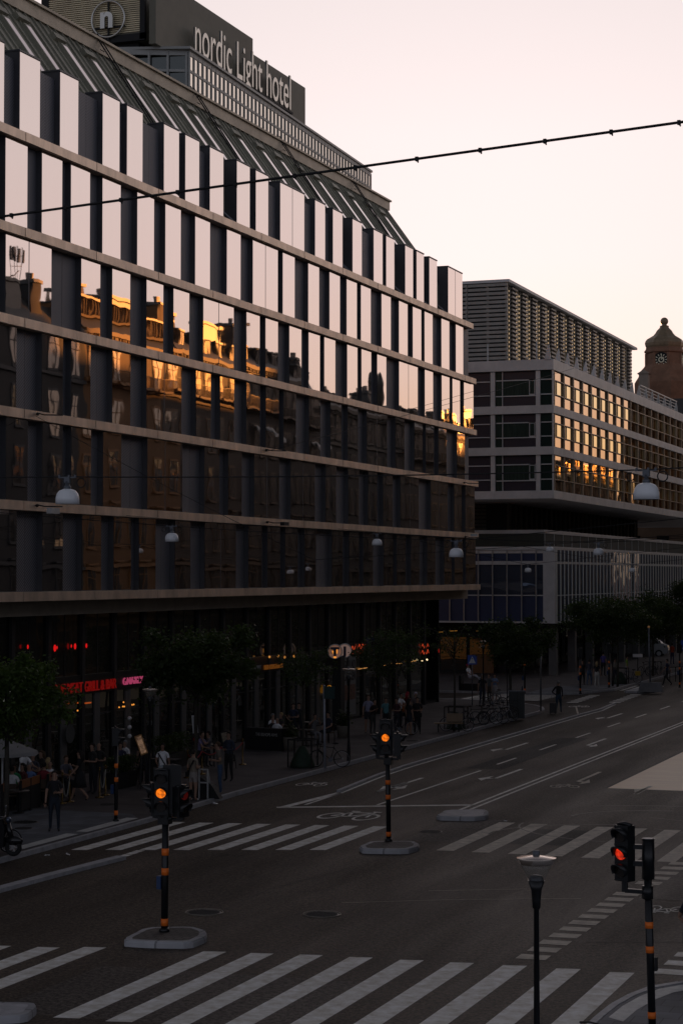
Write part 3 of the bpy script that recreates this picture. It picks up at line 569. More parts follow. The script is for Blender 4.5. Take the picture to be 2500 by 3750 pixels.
for sx_, sy_ in ((-1, -1), (1, -1), (1, 1), (-1, 1)):
    mb = MB(); mb.box(sx_*3.9-.8, sy_*3.9-.8, 30, sx_*3.9+.8, sy_*3.9+.8, 36.3, 0); mb.lathe([(.95, 36.3), (1.0, 36.6), (.55, 37.0), (.2, 37.3)], (sx_*3.9, sy_*3.9, 0), 8, 1, False); mb.build('turret', [m_brick, m_cop], ct)
po = thing('brick_post_building', 'dark red brick building with a steep roof below the clock tower', 'building', (-50, 335, 0))
b = MB(); b.box(-90, 324, 0, -40, 500, 31.5); b.build('wall', m_brick, po, world=True)  # far part lengthened out of view to keep sun off the mirrored fronts
b = MB(); b.prism([(-90, 324, 31.5), (-40, 324, 31.5), (-44, 328, 36), (-86, 328, 36)], (0, 170, 0)); b.box(-66, 325.5, 31.5, -54, 340, 37.2); b.build('roof', M('slate', (.04, .04, .042), .5, var=.2), po, world=True)
for k in range(6):
    b = MB(); b.box(-58+k*3, 323.9, 27, -56.8+k*3, 324.05, 29.6); b.build('window', m_globs, po, world=True)
b = MB(); b.box(-65.4, 323, 34, -63.8, 324.4, 41.3); b.prism([(-65.7, 322.8, 41.3), (-63.5, 322.8, 41.3), (-64.6, 322.8, 42)], (0, 1.8, 0)); b.build('chimney', M('plaster_chimney', (.3, .25, .2), .7), po, world=True)

# ------------------------------------------------------------------ old buildings across the street (seen in the mirror glass)
OX = 1.0
def oldb(name, label, y0, y1, wall, floors, eave, top, bays, arch=False, attic=False, balc=False, chim=(), dark=False, dorm=True, awn=False):
    t = thing(name, label, 'building', (OX, (y0+y1)/2, 0)); mt = M('oldwall_'+name+str(int(y0)), tuple((q*.6+.4*sum(wall)/3)*.17 if not attic else q*.2 for q in wall), .8, var=.18, scale=.7, bump=.25, bscale=6)
    trim = M('oldtrim'+str(int(y0)), tuple(min(.6, c*.32) for c in wall), .7, var=.1)
    b = MB(); b.box(OX, y0+.01, 0, OX+14, y1-.01, eave); b.build('wall', mt, t, world=True)
    b = MB(); b.box(OX-.55, y0, eave-.45, OX+14, y1, eave-.1); b.box(OX-.3, y0, eave-.8, OX+.05, y1, eave-.45)
    for z in (4.6, 8.4, eave-4.0): b.box(OX-.22, y0, z, OX+.02, y1, z+.28)
    for k in range(int((y1-y0)/.6)): b.box(OX-.45, y0+.1+k*.6, eave-.7, OX-.1, y0+.3+k*.6, eave-.45)
    b.build('cornice', trim, t, world=True)
    fh = (eave-5.2)/floors; bw = (y1-y0)/bays
    for fl in range(floors+1):
        for k in range(bays):
            yc = y0+bw*(k+.5); z0 = 5.6+(fl-1)*fh+.35 if fl else .6; z1 = z0+fh*.62 if fl else 3.9; w = .62 if fl else 1.2
            m = MB(); m.box(OX-.06, yc-w-.14, z0-.14, OX+.02, yc+w+.14, z1+.18, 1); m.box(OX-.16, yc-w-.2, z0-.22, OX+.02, yc+w+.2, z0-.1, 1)
            for s_ in (-1, 1): m.add([(OX-.07, yc, z0), (OX-.07, yc+s_*w, z0), (OX-.07, yc+s_*w, z1), (OX-.07, yc, z1)], [(0,1,2,3)] if s_ < 0 else [(3,2,1,0)], 0)
            m.box(OX-.1, yc-.04, z0, OX-.05, yc+.04, z1, 2); m.box(OX-.1, yc-w, z0+(z1-z0)*.68, OX-.05, yc+w, z0+(z1-z0)*.68+.06, 2)
            if fl in (1, 2): m.box(OX-.3, yc-w-.3, z1+.22, OX, yc+w+.3, z1+.36, 1)
            if awn and fl == floors-1 and k % 2: m.prism([(OX-.05, yc-w, z1), (OX-.9, yc-w, z1-.7), (OX-.9, yc-w, z1-.95), (OX-.05, yc-w, z1-.1)], (0, 2*w, 0), 3)
            m.build('window', [m_globs, trim, trim, M('awning', (.5, .5, .48), .8)], t, world=True)
    if balc:
        for k in range(bays):
            yc = y0+bw*(k+.5); z = eave-3.7 if balc != 2 else eave-3.4; m = MB(); m.box(OX-.95, yc-1.1, z-.2, OX, yc+1.1, z); m.bar((OX-.9, yc-1.1, z+.95), (OX-.9, yc+1.1, z+.95), .06)
            for j in range(12): m.bar((OX-.9, yc-1.1+j*.2, z), (OX-.9, yc-1.1+j*.2, z+.95), .035)
            m.build('balcony', [trim], t, world=True)
    rf = M('oldroof', (.05, .052, .05), .5, .2, var=.25)
    b = MB()
    if attic:
        b.prism([(OX-.1, y0, eave-.1), (OX+14, y0, eave-.1), (OX+12, y0, eave+1.0), (OX+.9, y0, eave+1.0)], (0, y1-y0, 0), 0); b.box(OX+.6, y0, eave+.9, OX+12, y1, top, 1)
        for k in range(int((y1-y0)/.55)): b.box(OX+.5, y0+.1+k*.55, eave+1.1, OX+.62, y0+.2+k*.55, top-.1, 1)
        b.box(OX+.3, y0, top-.1, OX+12, y1, top+.08, 0)
    else: b.prism([(OX-.1, y0, eave-.1), (OX+14, y0, eave-.1), (OX+10, y0, top), (OX+1.6, y0, top)], (0, y1-y0, 0), 0)
    b.build('roof', [rf, mt], t, world=True)
    if dorm:
        nd = max(2, int((y1-y0)/3.2))
        for k in range(nd):
            yc = y0+(k+.5)*(y1-y0)/nd; m = MB(); m.box(OX+.35, yc-.65, eave+.25, OX+2, yc+.65, top-.35, 1); m.box(OX+.25, yc-.8, top-.4, OX+2.2, yc+.8, top-.25, 0); m.add([(OX+.34, yc+.5, eave+.4), (OX+.34, yc-.5, eave+.4), (OX+.34, yc-.5, top-.5), (OX+.34, yc+.5, top-.5)], [(0,1,2,3)], 2); m.box(OX+.3, yc-.03, eave+.4, OX+.34, yc+.03, top-.5, 0)
            m.build('dormer', [rf, mt, m_globs], t, world=True)
    for (yc, zt, w, dk) in chim:
        m = MB(); m.box(OX+.8, yc-w/2, eave+.5, OX+2.4, yc+w/2, zt, 0); m.box(OX+.65, yc-w/2-.15, zt-.25, OX+2.55, yc+w/2+.15, zt, 1); m.box(OX+1, yc-w/2+.1, zt, OX+1.4, yc-w/2+.4, zt+.5, 1)
        m.build('chimney', [rf if dk else mt, rf], t, world=True)
    return t
oldb('old_building', 'plain dark plastered old building nearest the viaduct across the street', 34, 92, (.14, .12, .10), 5, 22, 24.5, 14)
oldb('old_building', 'blue grey old building mirrored at the left end of the hotel glass', 92, 131.3, (.10, .115, .125), 5, 26.2, 28.3, 11, chim=((127.6, 29.8, 1.1, False), (123.5, 29.4, 2.2, True)), dorm=False)
oldb('old_building', 'ochre old building with golden attic storey and balconies mirrored beside the blue grey one', 131.3, 149.0, (.7, .33, .10), 5, 26.5, 28.8, 6, attic=True, balc=True, chim=((132.6, 29.9, 1.1, False), (139.5, 29.5, 6.5, True), (146.3, 30.6, 1.2, False)), dorm=False)
oldb('old_building', 'ochre stone old building with dormers mirrored in the middle of the hotel glass', 149.0, 165.5, (.34, .2, .10), 5, 26.6, 28.6, 6, balc=2, chim=((149.6, 29.6, .8, False), (159.5, 29.9, 4.5, True), (164.9, 30.6, .9, False)))
oldb('old_building', 'brown stone old building with a long curved balcony and dormer row in the mirror glass', 165.5, 185.5, (.2, .14, .09), 5, 26.6, 28.6, 8, balc=True, awn=True, chim=((181.8, 29.2, 1.2, False),))
oldb('old_building', 'grey green old building with brick red window panels mirrored right of centre', 185.5, 207.5, (.13, .12, .09), 5, 25.2, 26.7, 8, chim=((199, 27.6, 1.4, True),), dorm=True)
oldb('old_building', 'sandstone old building with stepped gable mirrored at the right end of the hotel glass', 207.5, 224, (.25, .18, .12), 5, 25.2, 27, 6, balc=True, dorm=True)
oldb('old_building', 'bright gold corner building mirrored at the far right corner of the hotel glass', 224, 262, (.5, .3, .12), 5, 25.4, 27.4, 12, balc=True, chim=((229.5, 28.1, 2, True), (234.5, 28.2, 2, True)))
oldb('old_building', 'plain brown old building far along the opposite side, mirrored in the office block', 262, 300, (.16, .12, .09), 5, 23, 25, 10)
oldb('old_building', 'red brown old building far along the opposite side, mirrored in the lower office windows', 300, 334, (.3, .13, .07), 5, 24, 26, 9)
t = thing('tall_block', 'tall dark block far along the opposite side, mirrored in the right hand office windows', 'building', (1, 430, 0)); mb = MB(); mb.poly([(1, 345), (24, 455), (24, 560), (1, 560)], 0, 50); mb.build('wall', M('blockwall', (.02, .022, .02), 1., spec=0.), t, world=True)
for fl in range(11):
    mb = MB()
    for k in range(20): mb.box(.93, 347+k*4, 3+fl*4.2, 1.05, 349.6+k*4, 5.6+fl*4.2)
    mb.build('window_row', M('blockpane', (.008, .009, .01), 1., spec=0.), t, world=True)
t = thing('shade_block', 'unseen dark block added behind the louvred roof to shade the mirrored buildings', 'building', (-100, 430, 0)); mb = MB(); mb.poly([(-87.5, 412), (-96, 462), (-118, 462), (-105, 400)], 0, 55); mb.build('wall', m_dark, t, world=True)  # invented and out of sight; shades the left end of the mirrored row
t = thing('round_tower', 'dark round topped tower seen only as a mirror image in the hotel glass', 'tower', (2.2, 202.8, 0)); mb = MB(); mb.lathe([(.95, 20), (.95, 28.8), (1.0, 28.9), (.92, 29.4), (.7, 29.9), (.35, 30.2), (0.01, 30.3)], n=16); mb.build('drum', M('tower_copper', (.03, .035, .03), .5), t)
# antenna frame on the roof
t = thing('roof_antenna', 'dark phone mast with panels and cables mirrored at the upper left of the hotel glass', 'antenna', (2.4, 126.3, 29.2))
for dy in (-2.0, -1.5, -.9, -.3): mb = MB(); mb.cyl((0, dy, 0), (0, dy, 3.0-abs(dy+.6)*.4), .03, n=8); mb.box(-.2, dy-.08, 1.7, -.05, dy+.08, 2.7); mb.build('mast', m_blackm, t)
mb = MB(); mb.bar((0, -2.1, 1.2), (0, -.2, 1.5), .04); mb.bar((0, -2.1, 2.1), (0, -.2, 2.3), .04); mb.tube([(0, -3.2, -.6), (0, -2.5, .3), (0, -1.7, .6), (0, -.6, 1.1)], .04, 6); mb.build('strut', m_blackm, t)

# ------------------------------------------------------------------ ground, road, pavements
def asphalt(name, base, rough=.5, warm=(1, 1, 1), streak=True):
    m = bpy.data.materials.new(name); m.use_nodes = True; n = m.node_tree.nodes; l = m.node_tree.links; p = n['Principled BSDF']; MATS[name] = m; p.inputs['Specular IOR Level'].default_value = .17
    tc = n.new('ShaderNodeTexCoord')
    def noise(sc, det=4, st=(1, 1, 1), ro=.6):
        mp = n.new('ShaderNodeMapping'); mp.inputs['Scale'].default_value = st; l.new(tc.outputs['Object'], mp.inputs[0]); t = n.new('ShaderNodeTexNoise'); t.inputs['Scale'].default_value = sc; t.inputs['Detail'].default_value = det; t.inputs['Roughness'].default_value = ro; l.new(mp.outputs[0], t.inputs['Vector']); return t.outputs['Fac']
    def ramp(f, a, b, lo, hi):
        r = n.new('ShaderNodeMapRange'); r.inputs['From Min'].default_value = a; r.inputs['From Max'].default_value = b; r.inputs['To Min'].default_value = lo; r.inputs['To Max'].default_value = hi; l.new(f, r.inputs['Value']); return r.outputs[0]
    def mul(a, b):
        k = n.new('ShaderNodeMath'); k.operation = 'MULTIPLY'; l.new(a, k.inputs[0]); l.new(b, k.inputs[1]); return k.outputs[0]
    big = ramp(noise(.22, 5), .3, .7, .75, 1.3); fine = ramp(noise(9, 4, (1, 1, 1), .8), .4, .64, .15, 2.7); streaks = ramp(noise(1., 3, (1.1, .05, 1)), .35, .65, .8, 1.25)
    spots = ramp(noise(.9, 2), .62, .72, 1., .6)
    v = mul(mul(big, fine), spots)
    if streak: v = mul(v, streaks)
    c = n.new('ShaderNodeVectorMath'); c.operation = 'SCALE'; c.inputs[0].default_value = tuple(base*w for w in warm); l.new(v, c.inputs['Scale']); l.new(c.outputs[0], p.inputs['Base Color'])
    rr = mul(ramp(noise(.5, 4, (1, .15, 1)), .3, .7, rough*.85, rough*1.15), ramp(noise(20, 2), .3, .7, .8, 1.2)); l.new(rr, p.inputs['Roughness'])
    b = n.new('ShaderNodeBump'); b.inputs['Strength'].default_value = .55; b.inputs['Distance'].default_value = .02; l.new(noise(18, 4), b.inputs['Height']); l.new(b.outputs[0], p.inputs['Normal'])
    return m
m_asph = asphalt('asphalt', .027, .6, (1.32, 1., .72))
def paving(name, col, bw, bh, mort=.01, rough=.7):
    m = bpy.data.materials.new(name); m.use_nodes = True; n = m.node_tree.nodes; l = m.node_tree.links; p = n['Principled BSDF']; MATS[name] = m
    tc = n.new('ShaderNodeTexCoord'); b = n.new('ShaderNodeTexBrick'); b.inputs['Scale'].default_value = 1; b.inputs['Brick Width'].default_value = bw; b.inputs['Row Height'].default_value = bh; b.inputs['Mortar Size'].default_value = mort
    b.inputs['Color1'].default_value = tuple(c*.8 for c in col)+(1,); b.inputs['Color2'].default_value = tuple(c*1.15 for c in col)+(1,); b.inputs['Mortar'].default_value = tuple(c*.45 for c in col)+(1,)
    l.new(tc.outputs['Object'], b.inputs['Vector']); t = n.new('ShaderNodeTexNoise'); t.inputs['Scale'].default_value = .6; t.inputs['Detail'].default_value = 6; l.new(tc.outputs['Object'], t.inputs['Vector'])
    mr = n.new('ShaderNodeMapRange'); mr.inputs['From Min'].default_value = .3; mr.inputs['From Max'].default_value = .7; mr.inputs['To Min'].default_value = .6; mr.inputs['To Max'].default_value = 1.35; l.new(t.outputs['Fac'], mr.inputs[0])
    v = n.new('ShaderNodeVectorMath'); v.operation = 'SCALE'; l.new(b.outputs['Color'], v.inputs[0]); l.new(mr.outputs[0], v.inputs['Scale']); l.new(v.outputs[0], p.inputs['Base Color']); p.inputs['Roughness'].default_value = rough
    bp = n.new('ShaderNodeBump'); bp.inputs['Strength'].default_value = .3; bp.inputs['Distance'].default_value = .01; l.new(b.outputs['Fac'], bp.inputs['Height']); bp.invert = True; l.new(bp.outputs[0], p.inputs['Normal']); return m
m_pav = paving('pavement_slabs', (.08, .07, .07), .7, .35); m_slab = paving('grey_slabs', (.14, .15, .17), .5, .5); m_cob = paving('cobbles', (.1, .09, .08), .22, .16, .02)
m_kerb = M('granite_kerb', (.42, .42, .44), .6, var=.25, scale=4); m_kerbw = M('white_kerb', (.6, .6, .58), .6, var=.2, scale=5)
def worn(name, col):
    m = M(name, col, .62, var=.4, scale=3.5, bump=.3, bscale=25); return m
m_kerbi = paving('island_kerb_stone', (.42, .42, .44), .85, 3., .025)
m_mark = worn('road_paint', (.92, .85, .70)); m_mark2 = worn('worn_paint', (.5, .45, .37))
b = MB(); b.sheet([(-1500, -600, -.03), (1500, -600, -.03), (1500, 3000, -.03), (-1500, 3000, -.03)]); struct(b, 'ground', m_asph)
b = MB(); b.sheet([(-27.2, -20, 0), (-4, -20, 0), (-4, 400, 0), (-27.2, 400, 0)]); b.sheet([(-120, 118, .0), (-27.2, 118, .0), (-27.2, 124.2, .0), (-120, 124.2, .0)]); struct(b, 'road', m_asph)
# pavements with kerbs
def arc(cx, cy_, r, a0, a1, n=8): return [(cx+r*math.cos(rad(a0+(a1-a0)*i/n)), cy_+r*math.sin(rad(a0+(a1-a0)*i/n))) for i in range(n+1)]
left = [(-62, -20), (-27.05, -20), (-27.05, 46), (-27.1, 56), (-27.5, 64), (-27.6, 107.5)]+arc(-36.6, 107.5, 9.0, 0, 90)+[(-62, 116.5)]
b = MB(); b.poly(left, -.02, PAV); struct(b, 'left_pavement', m_pav)
def kerb(pts, w, z, name, mat, side=1):
    b = MB()
    for i in range(len(pts)-1):
        a, c = Vector(pts[i]+(0,)), Vector(pts[i+1]+(0,)); L = (c-a).length; d = (c-a)/L; nn_ = Vector((d.y, -d.x, 0))*side; k = max(1, round(L/1.)); 
        for j in range(k): p, q = a+d*(L*j/k+.006), a+d*(L*(j+1)/k-.006); b.poly([tuple(p), tuple(q), tuple(q+nn_*w), tuple(p+nn_*w)], -.02, z)
    return struct(b, name, mat)
kerb([(-27.05, 10), (-27.05, 46), (-27.1, 56), (-27.5, 64), (-27.6, 107.5)]+arc(-36.6, 107.5, 9.0, 0, 90)[1:], .15, PAV+.012, 'left_kerb', m_kerb)
north = [(-62, 124.4), (-32.4, 124.4), (-29.5, 125.6), (-28.3, 130.5), (-28.4, 300), (-62, 300)]
b = MB(); b.poly(north, -.02, PAV); struct(b, 'north_pavement', m_pav)
kerb([(-60, 124.4), (-32.4, 124.4), (-29.5, 125.6), (-28.3, 130.5), (-28.4, 260)], .15, PAV+.012, 'north_kerb', m_kerb)
b = MB(); b.sheet([(-32.0, 49.6, PAV+.004), (-27.25, 48.6, PAV+.004), (-27.25, 55.9, PAV+.004), (-28, 57, PAV+.004), (-32.0, 57.2, PAV+.004)]); b.sheet([(-32.6, 124.7, PAV+.004), (-29.7, 125.9, PAV+.004), (-28.5, 131, PAV+.004), (-28.6, 136, PAV+.004), (-32.6, 132, PAV+.004)]); struct(b, 'slab_paving', m_slab)
b = MB()
for y0, y1 in ((48.7, 52.0), (52.5, 56.0)): b.sheet([(-27.65, y0, PAV+.009), (-27.27, y0, PAV+.009), (-27.3, y1, PAV+.009), (-27.7, y1, PAV+.009)])
struct(b, 'white_kerb_slabs', m_kerbw)
# low kerb strip that separates the bicycle lane
pts = [(-24.95, 20), (-24.75, 42), (-24.6, 45), (-24.33, 48.6)]; kerb(pts, .3, .1, 'separator_kerb', m_kerb)
pts = [(-24.4, 66.2), (-24.9, 72), (-25.05, 76), (-25.05, 107), (-24.95, 111.5), (-25.3, 117)]
kerb(pts, .16, .08, 'separator_kerb', m_kerb); 
def line(pts, w, mat, z=.005, name='lane_line', dash=None):
    b = MB()
    for i in range(len(pts)-1):
        a, c = Vector(pts[i]), Vector(pts[i+1]); L = (c-a).length; d = (c-a)/L; nn_ = Vector((d.y, -d.x))*w/2; s0 = 0
        while s0 < L-1e-3:
            s1 = min(L, s0+(dash[0] if dash else L)); p, q = a+d*s0, a+d*s1
            b.sheet([(p.x-nn_.x, p.y-nn_.y, z), (q.x-nn_.x, q.y-nn_.y, z), (q.x+nn_.x, q.y+nn_.y, z), (p.x+nn_.x, p.y+nn_.y, z)]); s0 = s1+(dash[1] if dash else 0)
    return struct(b, name, mat)
line([(-24.05, 62.2), (-24.15, 66.2), (-24.62, 72), (-24.75, 76), (-24.75, 107), (-24.65, 111), (-25.1, 116.5)], .12, m_mark)
line([(-24.5, 61.2), (-24.2, 66)], .3, m_mark); line([(-25.4, 108), (-26.8, 113.5)], .1, m_mark2)
line([tuple(G(*zc(370, 1408))[:2]), tuple(G(*zb(598, 250))[:2])], .32, m_mark, name='stop_line')
line([(-18.72, 62.2), (-18.78, 170)], .12, m_mark); line([(-18.42, 62.0), (-18.5, 170)], .12, m_mark)
a_ = G(*zb(165, 250)); c_ = G(*zb(640, 92)); line([tuple(a_[:2]), tuple(c_[:2])], .12, m_mark, z=.009)
line([tuple(G(*zb(715, 63))[:2]), (-21.75, 160)], .12, m_mark, dash=(3, 4))
# zebra crossings
def zeb(name, items, mat):
    b = MB()
    for x0, x1, ya0, ya1, yb in items: b.sheet([(x0, ya0, .005), (x1, ya1, .005), (x1, yb, .005), (x0, yb-.1, .005)])
    return struct(b, name, mat)
it = []
for i, (x, y) in enumerate(((-20.72, 36.5), (-19.68, 36.69), (-18.77, 37.02), (-16.23, 37.45), (-15.24, 37.61), (-14.23, 37.81), (-13.19, 37.92), (-12.13, 38.0), (-11.1, 38.09), (-10.03, 38.18), (-8.95, 38.23), (-7.88, 38.24))):
    it.append((x-.47, x, 30.7+.06*i, 30.8+.06*i, y))
it += [(-20.72-1.0*k-.47, -20.72-1.0*k, 30.3, 30.3, 36.3-.2*k) for k in range(1, 7)]
zeb('near_crossing', it, m_mark)
it = []
for i in range(8): x = -25.9+.905*i; it.append((x-.45, x, 49.75+.33*i, 49.85+.33*i, 56.5+.17*i))
it.append((-18.7-.42, -18.68, 52.1, 52.1, 58.0)) if 0 else None
zeb('far_crossing', it, m_mark)
it = []
for i in range(9): x = -16.12+1.045*i; it.append((x-.5, x, 53.2, 53.25, 59.95))
zeb('far_crossing', it, m_mark2)
# dashed bicycle crossing markings
def dashes(p0, p1, n, w, h, mat, name='bicycle_crossing'):
    b = MB()
    for i in range(n):
        c = Vector(p0)+(Vector(p1)-Vector(p0))*(i/(n-1)); b.sheet([(c.x-w/2, c.y-h/2, .006), (c.x+w/2, c.y-h/2+.02, .006), (c.x+w/2, c.y+h/2+.02, .006), (c.x-w/2, c.y+h/2, .006)])
    return struct(b, name, mat)
for L_, n_ in (([zb(880, 950), zb(1310, 660)], 11), ([zb(1410, 610), zb(1560, 520)], 5)):
    p, q = G(*L_[0]), G(*L_[1]); dashes(tuple(p[:2]), tuple(q[:2]), n_, .62, .5, m_mark2)
p, q = G(*zb(1530, 1020)), G(*zb(1700, 870)); dashes(tuple(p[:2]), tuple(q[:2]), 5, .75, .5, m_mark)
p, q = G(*za(550, 240)), G(*za(635, 212)); dashes(tuple(p[:2]), tuple(q[:2]), 4, .25, .35, m_mark)
for A0, A1, n_ in ((zd(865, 1173), zd(1000, 1128), 7), (zd(1135, 1172), zd(1265, 1124), 7)):
    p, q = G(*A0), G(*A1); dashes(tuple(p[:2]), tuple(q[:2]), n_, .7, .6, m_mark)
b = MB()
for k in range(7): b.sheet([(-35.5, 118.2+k*.85, .006), (-30.4, 118.2+k*.85, .006), (-30.1, 118.6+k*.85, .006), (-35.2, 118.6+k*.85, .006)])
struct(b, 'side_street_crossing', m_mark)
b = MB()
for k in range(6): b.sheet([(-28.3+k*.45, 130.4, .006), (-28.05+k*.45, 130.4, .006), (-28.2+k*.45, 136.5, .006), (-28.45+k*.45, 136.5, .006)])
struct(b, 'lane_crossing', m_mark)
line([tuple(G(*zE(10, 895))[:2]), tuple(G(*zE(300, 880))[:2])], .5, m_mark); line([tuple(G(*zE(170, 840))[:2]), tuple(G(*zE(450, 790))[:2])], .4, m_mark)
# concrete bus lane slab
b = MB(); b.sheet([(-15.55, 70.8, .004), (-5.5, 70.85, .004), (-5.5, 135, .004), (-15.75, 135, .004)]); struct(b, 'concrete_lane', M('bus_lane_concrete', (.95, .66, .42), .4, var=.2, scale=2.5, bump=.3, stretch=(.15, 2.5, 1)))
line([(-15.62, 70.8), (-15.8, 135)], .08, m_blackm, z=.008, name='slab_joint')
# arrows and bicycle symbols
def arrow(x, y, L, turn=0, mat=m_mark, name='lane_arrow'):
    b = MB(); z = .0062; f = -1
    P = lambda u, v: (x+u, y+v, z)
    if turn == 0: b.sheet([P(-.08, 0), P(.08, 0), P(.08, L*.62), P(-.08, L*.62)]); b.sheet([P(-.38, 1.6), P(0, -.05), P(.02, 1.9)][::1]); 
    if turn:
        b = MB(); b.sheet([P(-.08, 1.2), P(.08, 1.2), P(.08, L), P(-.08, L)]); b.sheet([P(.08, 1.2), P(-.08, 1.2), P(turn*.55, .8), P(turn*.55, 1.25)]); b.sheet([P(turn*.5, .2), P(turn*.5, 2.0), P(turn*1.05, .9)])
    return struct(b, name, mat)
p = G(*zb(155, 186)); arrow(-23.05, 66.9, 5.2, 0); arrow(-23.0, 67.3, 4.6, .5)
arrow(-20.3, 71.5, 5, -.6); arrow(-17.1, 71.5, 5, .5, m_mark2); arrow(-23.2, 83.5, 5, -.6); arrow(-20.3, 87, 5, .5); arrow(-14.2, 69.2, 4.5, 0, m_mark2); arrow(-23.1, 104, 5, -.6)
def bikemark(x, y, s, rz, mat=m_mark):
    b = MB(); b.T = Matrix.Translation((x, y, .0065)) @ Matrix.Rotation(rz, 4, 'Z') @ Matrix.Diagonal((s, s*2.2, 1, 1))
    for cx in (-.42, .42):
        n = 18; o_ = [(cx+.26*math.cos(2*PI*i/n), .26*math.sin(2*PI*i/n), 0) for i in range(n)]; i_ = [(cx+.2*math.cos(2*PI*i/n), .2*math.sin(2*PI*i/n), 0) for i in range(n)]; b.add(o_+i_, [(k, (k+1) % n, n+(k+1) % n, n+k) for k in range(n)])
    for a, c in (((-.42, 0), (-.2, .32)), ((-.2, .32), (.3, .34)), ((-.2, .32), (0, 0)), ((0, 0), (.3, .34)), ((.42, 0), (.28, .42)), ((0, 0), (-.42, 0)), ((-.3, .42), (-.1, .42)), ((.2, .44), (.4, .44))):
        a, c = Vector(a), Vector(c); d = (c-a).normalized(); nn_ = Vector((-d.y, d.x))*.03; b.add([(a.x-nn_.x, a.y-nn_.y, 0), (c.x-nn_.x, c.y-nn_.y, 0), (c.x+nn_.x, c.y+nn_.y, 0), (a.x+nn_.x, a.y+nn_.y, 0)], [(0,1,2,3)])
    return struct(b, 'bicycle_symbol', mat)
p = G(*zc(862, 1455)); bikemark(p.x, p.y-.5, 1.45, rad(-3)); p = G(*zc(592, 1262)); bikemark(p.x, p.y, .85, 0); p = G(*zb(1490, 727)); bikemark(p.x, p.y, .62, PI); p = G(*zd(905, 1200)); bikemark(p.x, p.y, .9, 0); p = G(*zb(1025, 165)); bikemark(p.x, p.y, .8, rad(20), m_mark2)
# tar seams and tyre marks
for pts, w, mt in (([zb(0, 700), zb(520, 685), zb(1100, 680)], .035, m_mark2), ([zb(400, 645), zb(850, 636)], .03, m_mark2), ([zb(1120, 880), zb(1568, 880)], .05, m_blackm), ([za(1010, 490), za(1240, 385), za(1568, 300)], .03, m_blackm), ([za(790, 430), za(1300, 400), za(1568, 392)], .03, m_blackm)):
    line([tuple(G(*p)[:2]) for p in pts], w, mt, z=.0045, name='road_seam')
# manhole covers
for k, (p, r, lab) in enumerate(((za(1478, 502), .40, 'iron manhole cover in the middle of the junction right of the left traffic light'), (za(938, 493), .40, 'dark iron manhole cover just right of the left traffic light pole'), (zb(410, 372), .35, 'faint manhole cover between the two traffic islands'), (zA(305, 1182), .4, 'dark manhole cover in the grey slabs by the standing man'), (zA(280, 1255), .28, 'small cover in the grey slabs in front of the larger one'), (zD(940, 1230), .3, 'small cover in the pavement near the man in black'), (zA(1290, 970), .28, 'small cover in the pavement beside the walking woman'))):
    g = G(*p); z = PAV+.006 if g.x < -27.2 else .005; g = G(*p, z); t = thing('manhole_cover', lab, 'manhole cover', (g.x, g.y, z), group='manhole covers'); mb = MB(); mb.lathe([(r, -.03), (r, .004), (r-.05, .006), (0.01, .006)], n=28, m=0)
    for j in range(-4, 5): mb.box(-(r*r*.8-(j*r*.18)**2)**.5, j*r*.18-.018, .006, (r*r*.8-(j*r*.18)**2)**.5, j*r*.18+.018, .011, 1)
    mb.build('lid', [M('iron', (.06, .055, .05), .45, .5, var=.3, scale=8), m_blackm], t)
    if k < 2: mb = MB(); mb.ring((0, 0, .004), r+.03, .02, 'z', 28, 5); mb.build('rim', M('rim', (.2, .18, .15), .5, .3), t)
# traffic islands
def island(label, pts, cob=True):
    cx = sum(p[0] for p in pts)/len(pts); cy_ = sum(p[1] for p in pts)/len(pts); t = thing('traffic_island', label, 'traffic island', (cx, cy_, 0)); q = [(x-cx, y-cy_) for x, y in pts]
    sm = []; n = len(q)
    for i in range(n):
        a, b_, c = Vector(q[i-1]), Vector(q[i]), Vector(q[(i+1) % n]); k = .16
        sm += [b_.lerp(a, k), b_*.86+(a+c)*.07, b_.lerp(c, k)]
    inner = [(v.x*(1-.16/max(v.length, .3)), v.y*(1-.16/max(v.length, .3))) for v in sm]; sm2 = [tuple(v) for v in sm]
    mb = MB(); mb.poly([(v[0]*1.02, v[1]*1.02) for v in sm2], -.02, .1); mb.poly([(v[0]*.985, v[1]*.985) for v in sm2], .1, .14); mb.build('kerb', m_kerbi, t)
    mb = MB(); mb.sheet([(v[0], v[1], .1435) for v in inner]); mb.build('paving', m_cob if cob else m_kerb, t); return t
gp = lambda f, L: [tuple(G(*f(*p))[:2]) for p in L]
island('kerbed island under the left traffic light', gp(za, [(558, 648), (668, 590), (880, 586), (945, 605), (948, 630), (875, 660), (680, 657)]))
island('kerbed island under the middle traffic light', gp(zb, [(82, 460), (140, 437), (330, 437), (358, 452), (352, 462), (300, 476), (100, 474)]))
island('low bare island at the near end of the double line', gp(zb, [(430, 320), (478, 291), (655, 288), (677, 300), (668, 318), (600, 325)]), False)
island('island corner at the bottom left beside the near crossing', gp(za, [(-60, 938), (155, 943), (168, 962), (120, 1000), (-60, 1010)]), False)
island('far island in the side street with a barrier foot on it', gp(zd, [(1180, 1112), (1290, 1092), (1420, 1090), (1400, 1110), (1300, 1116)]), False)
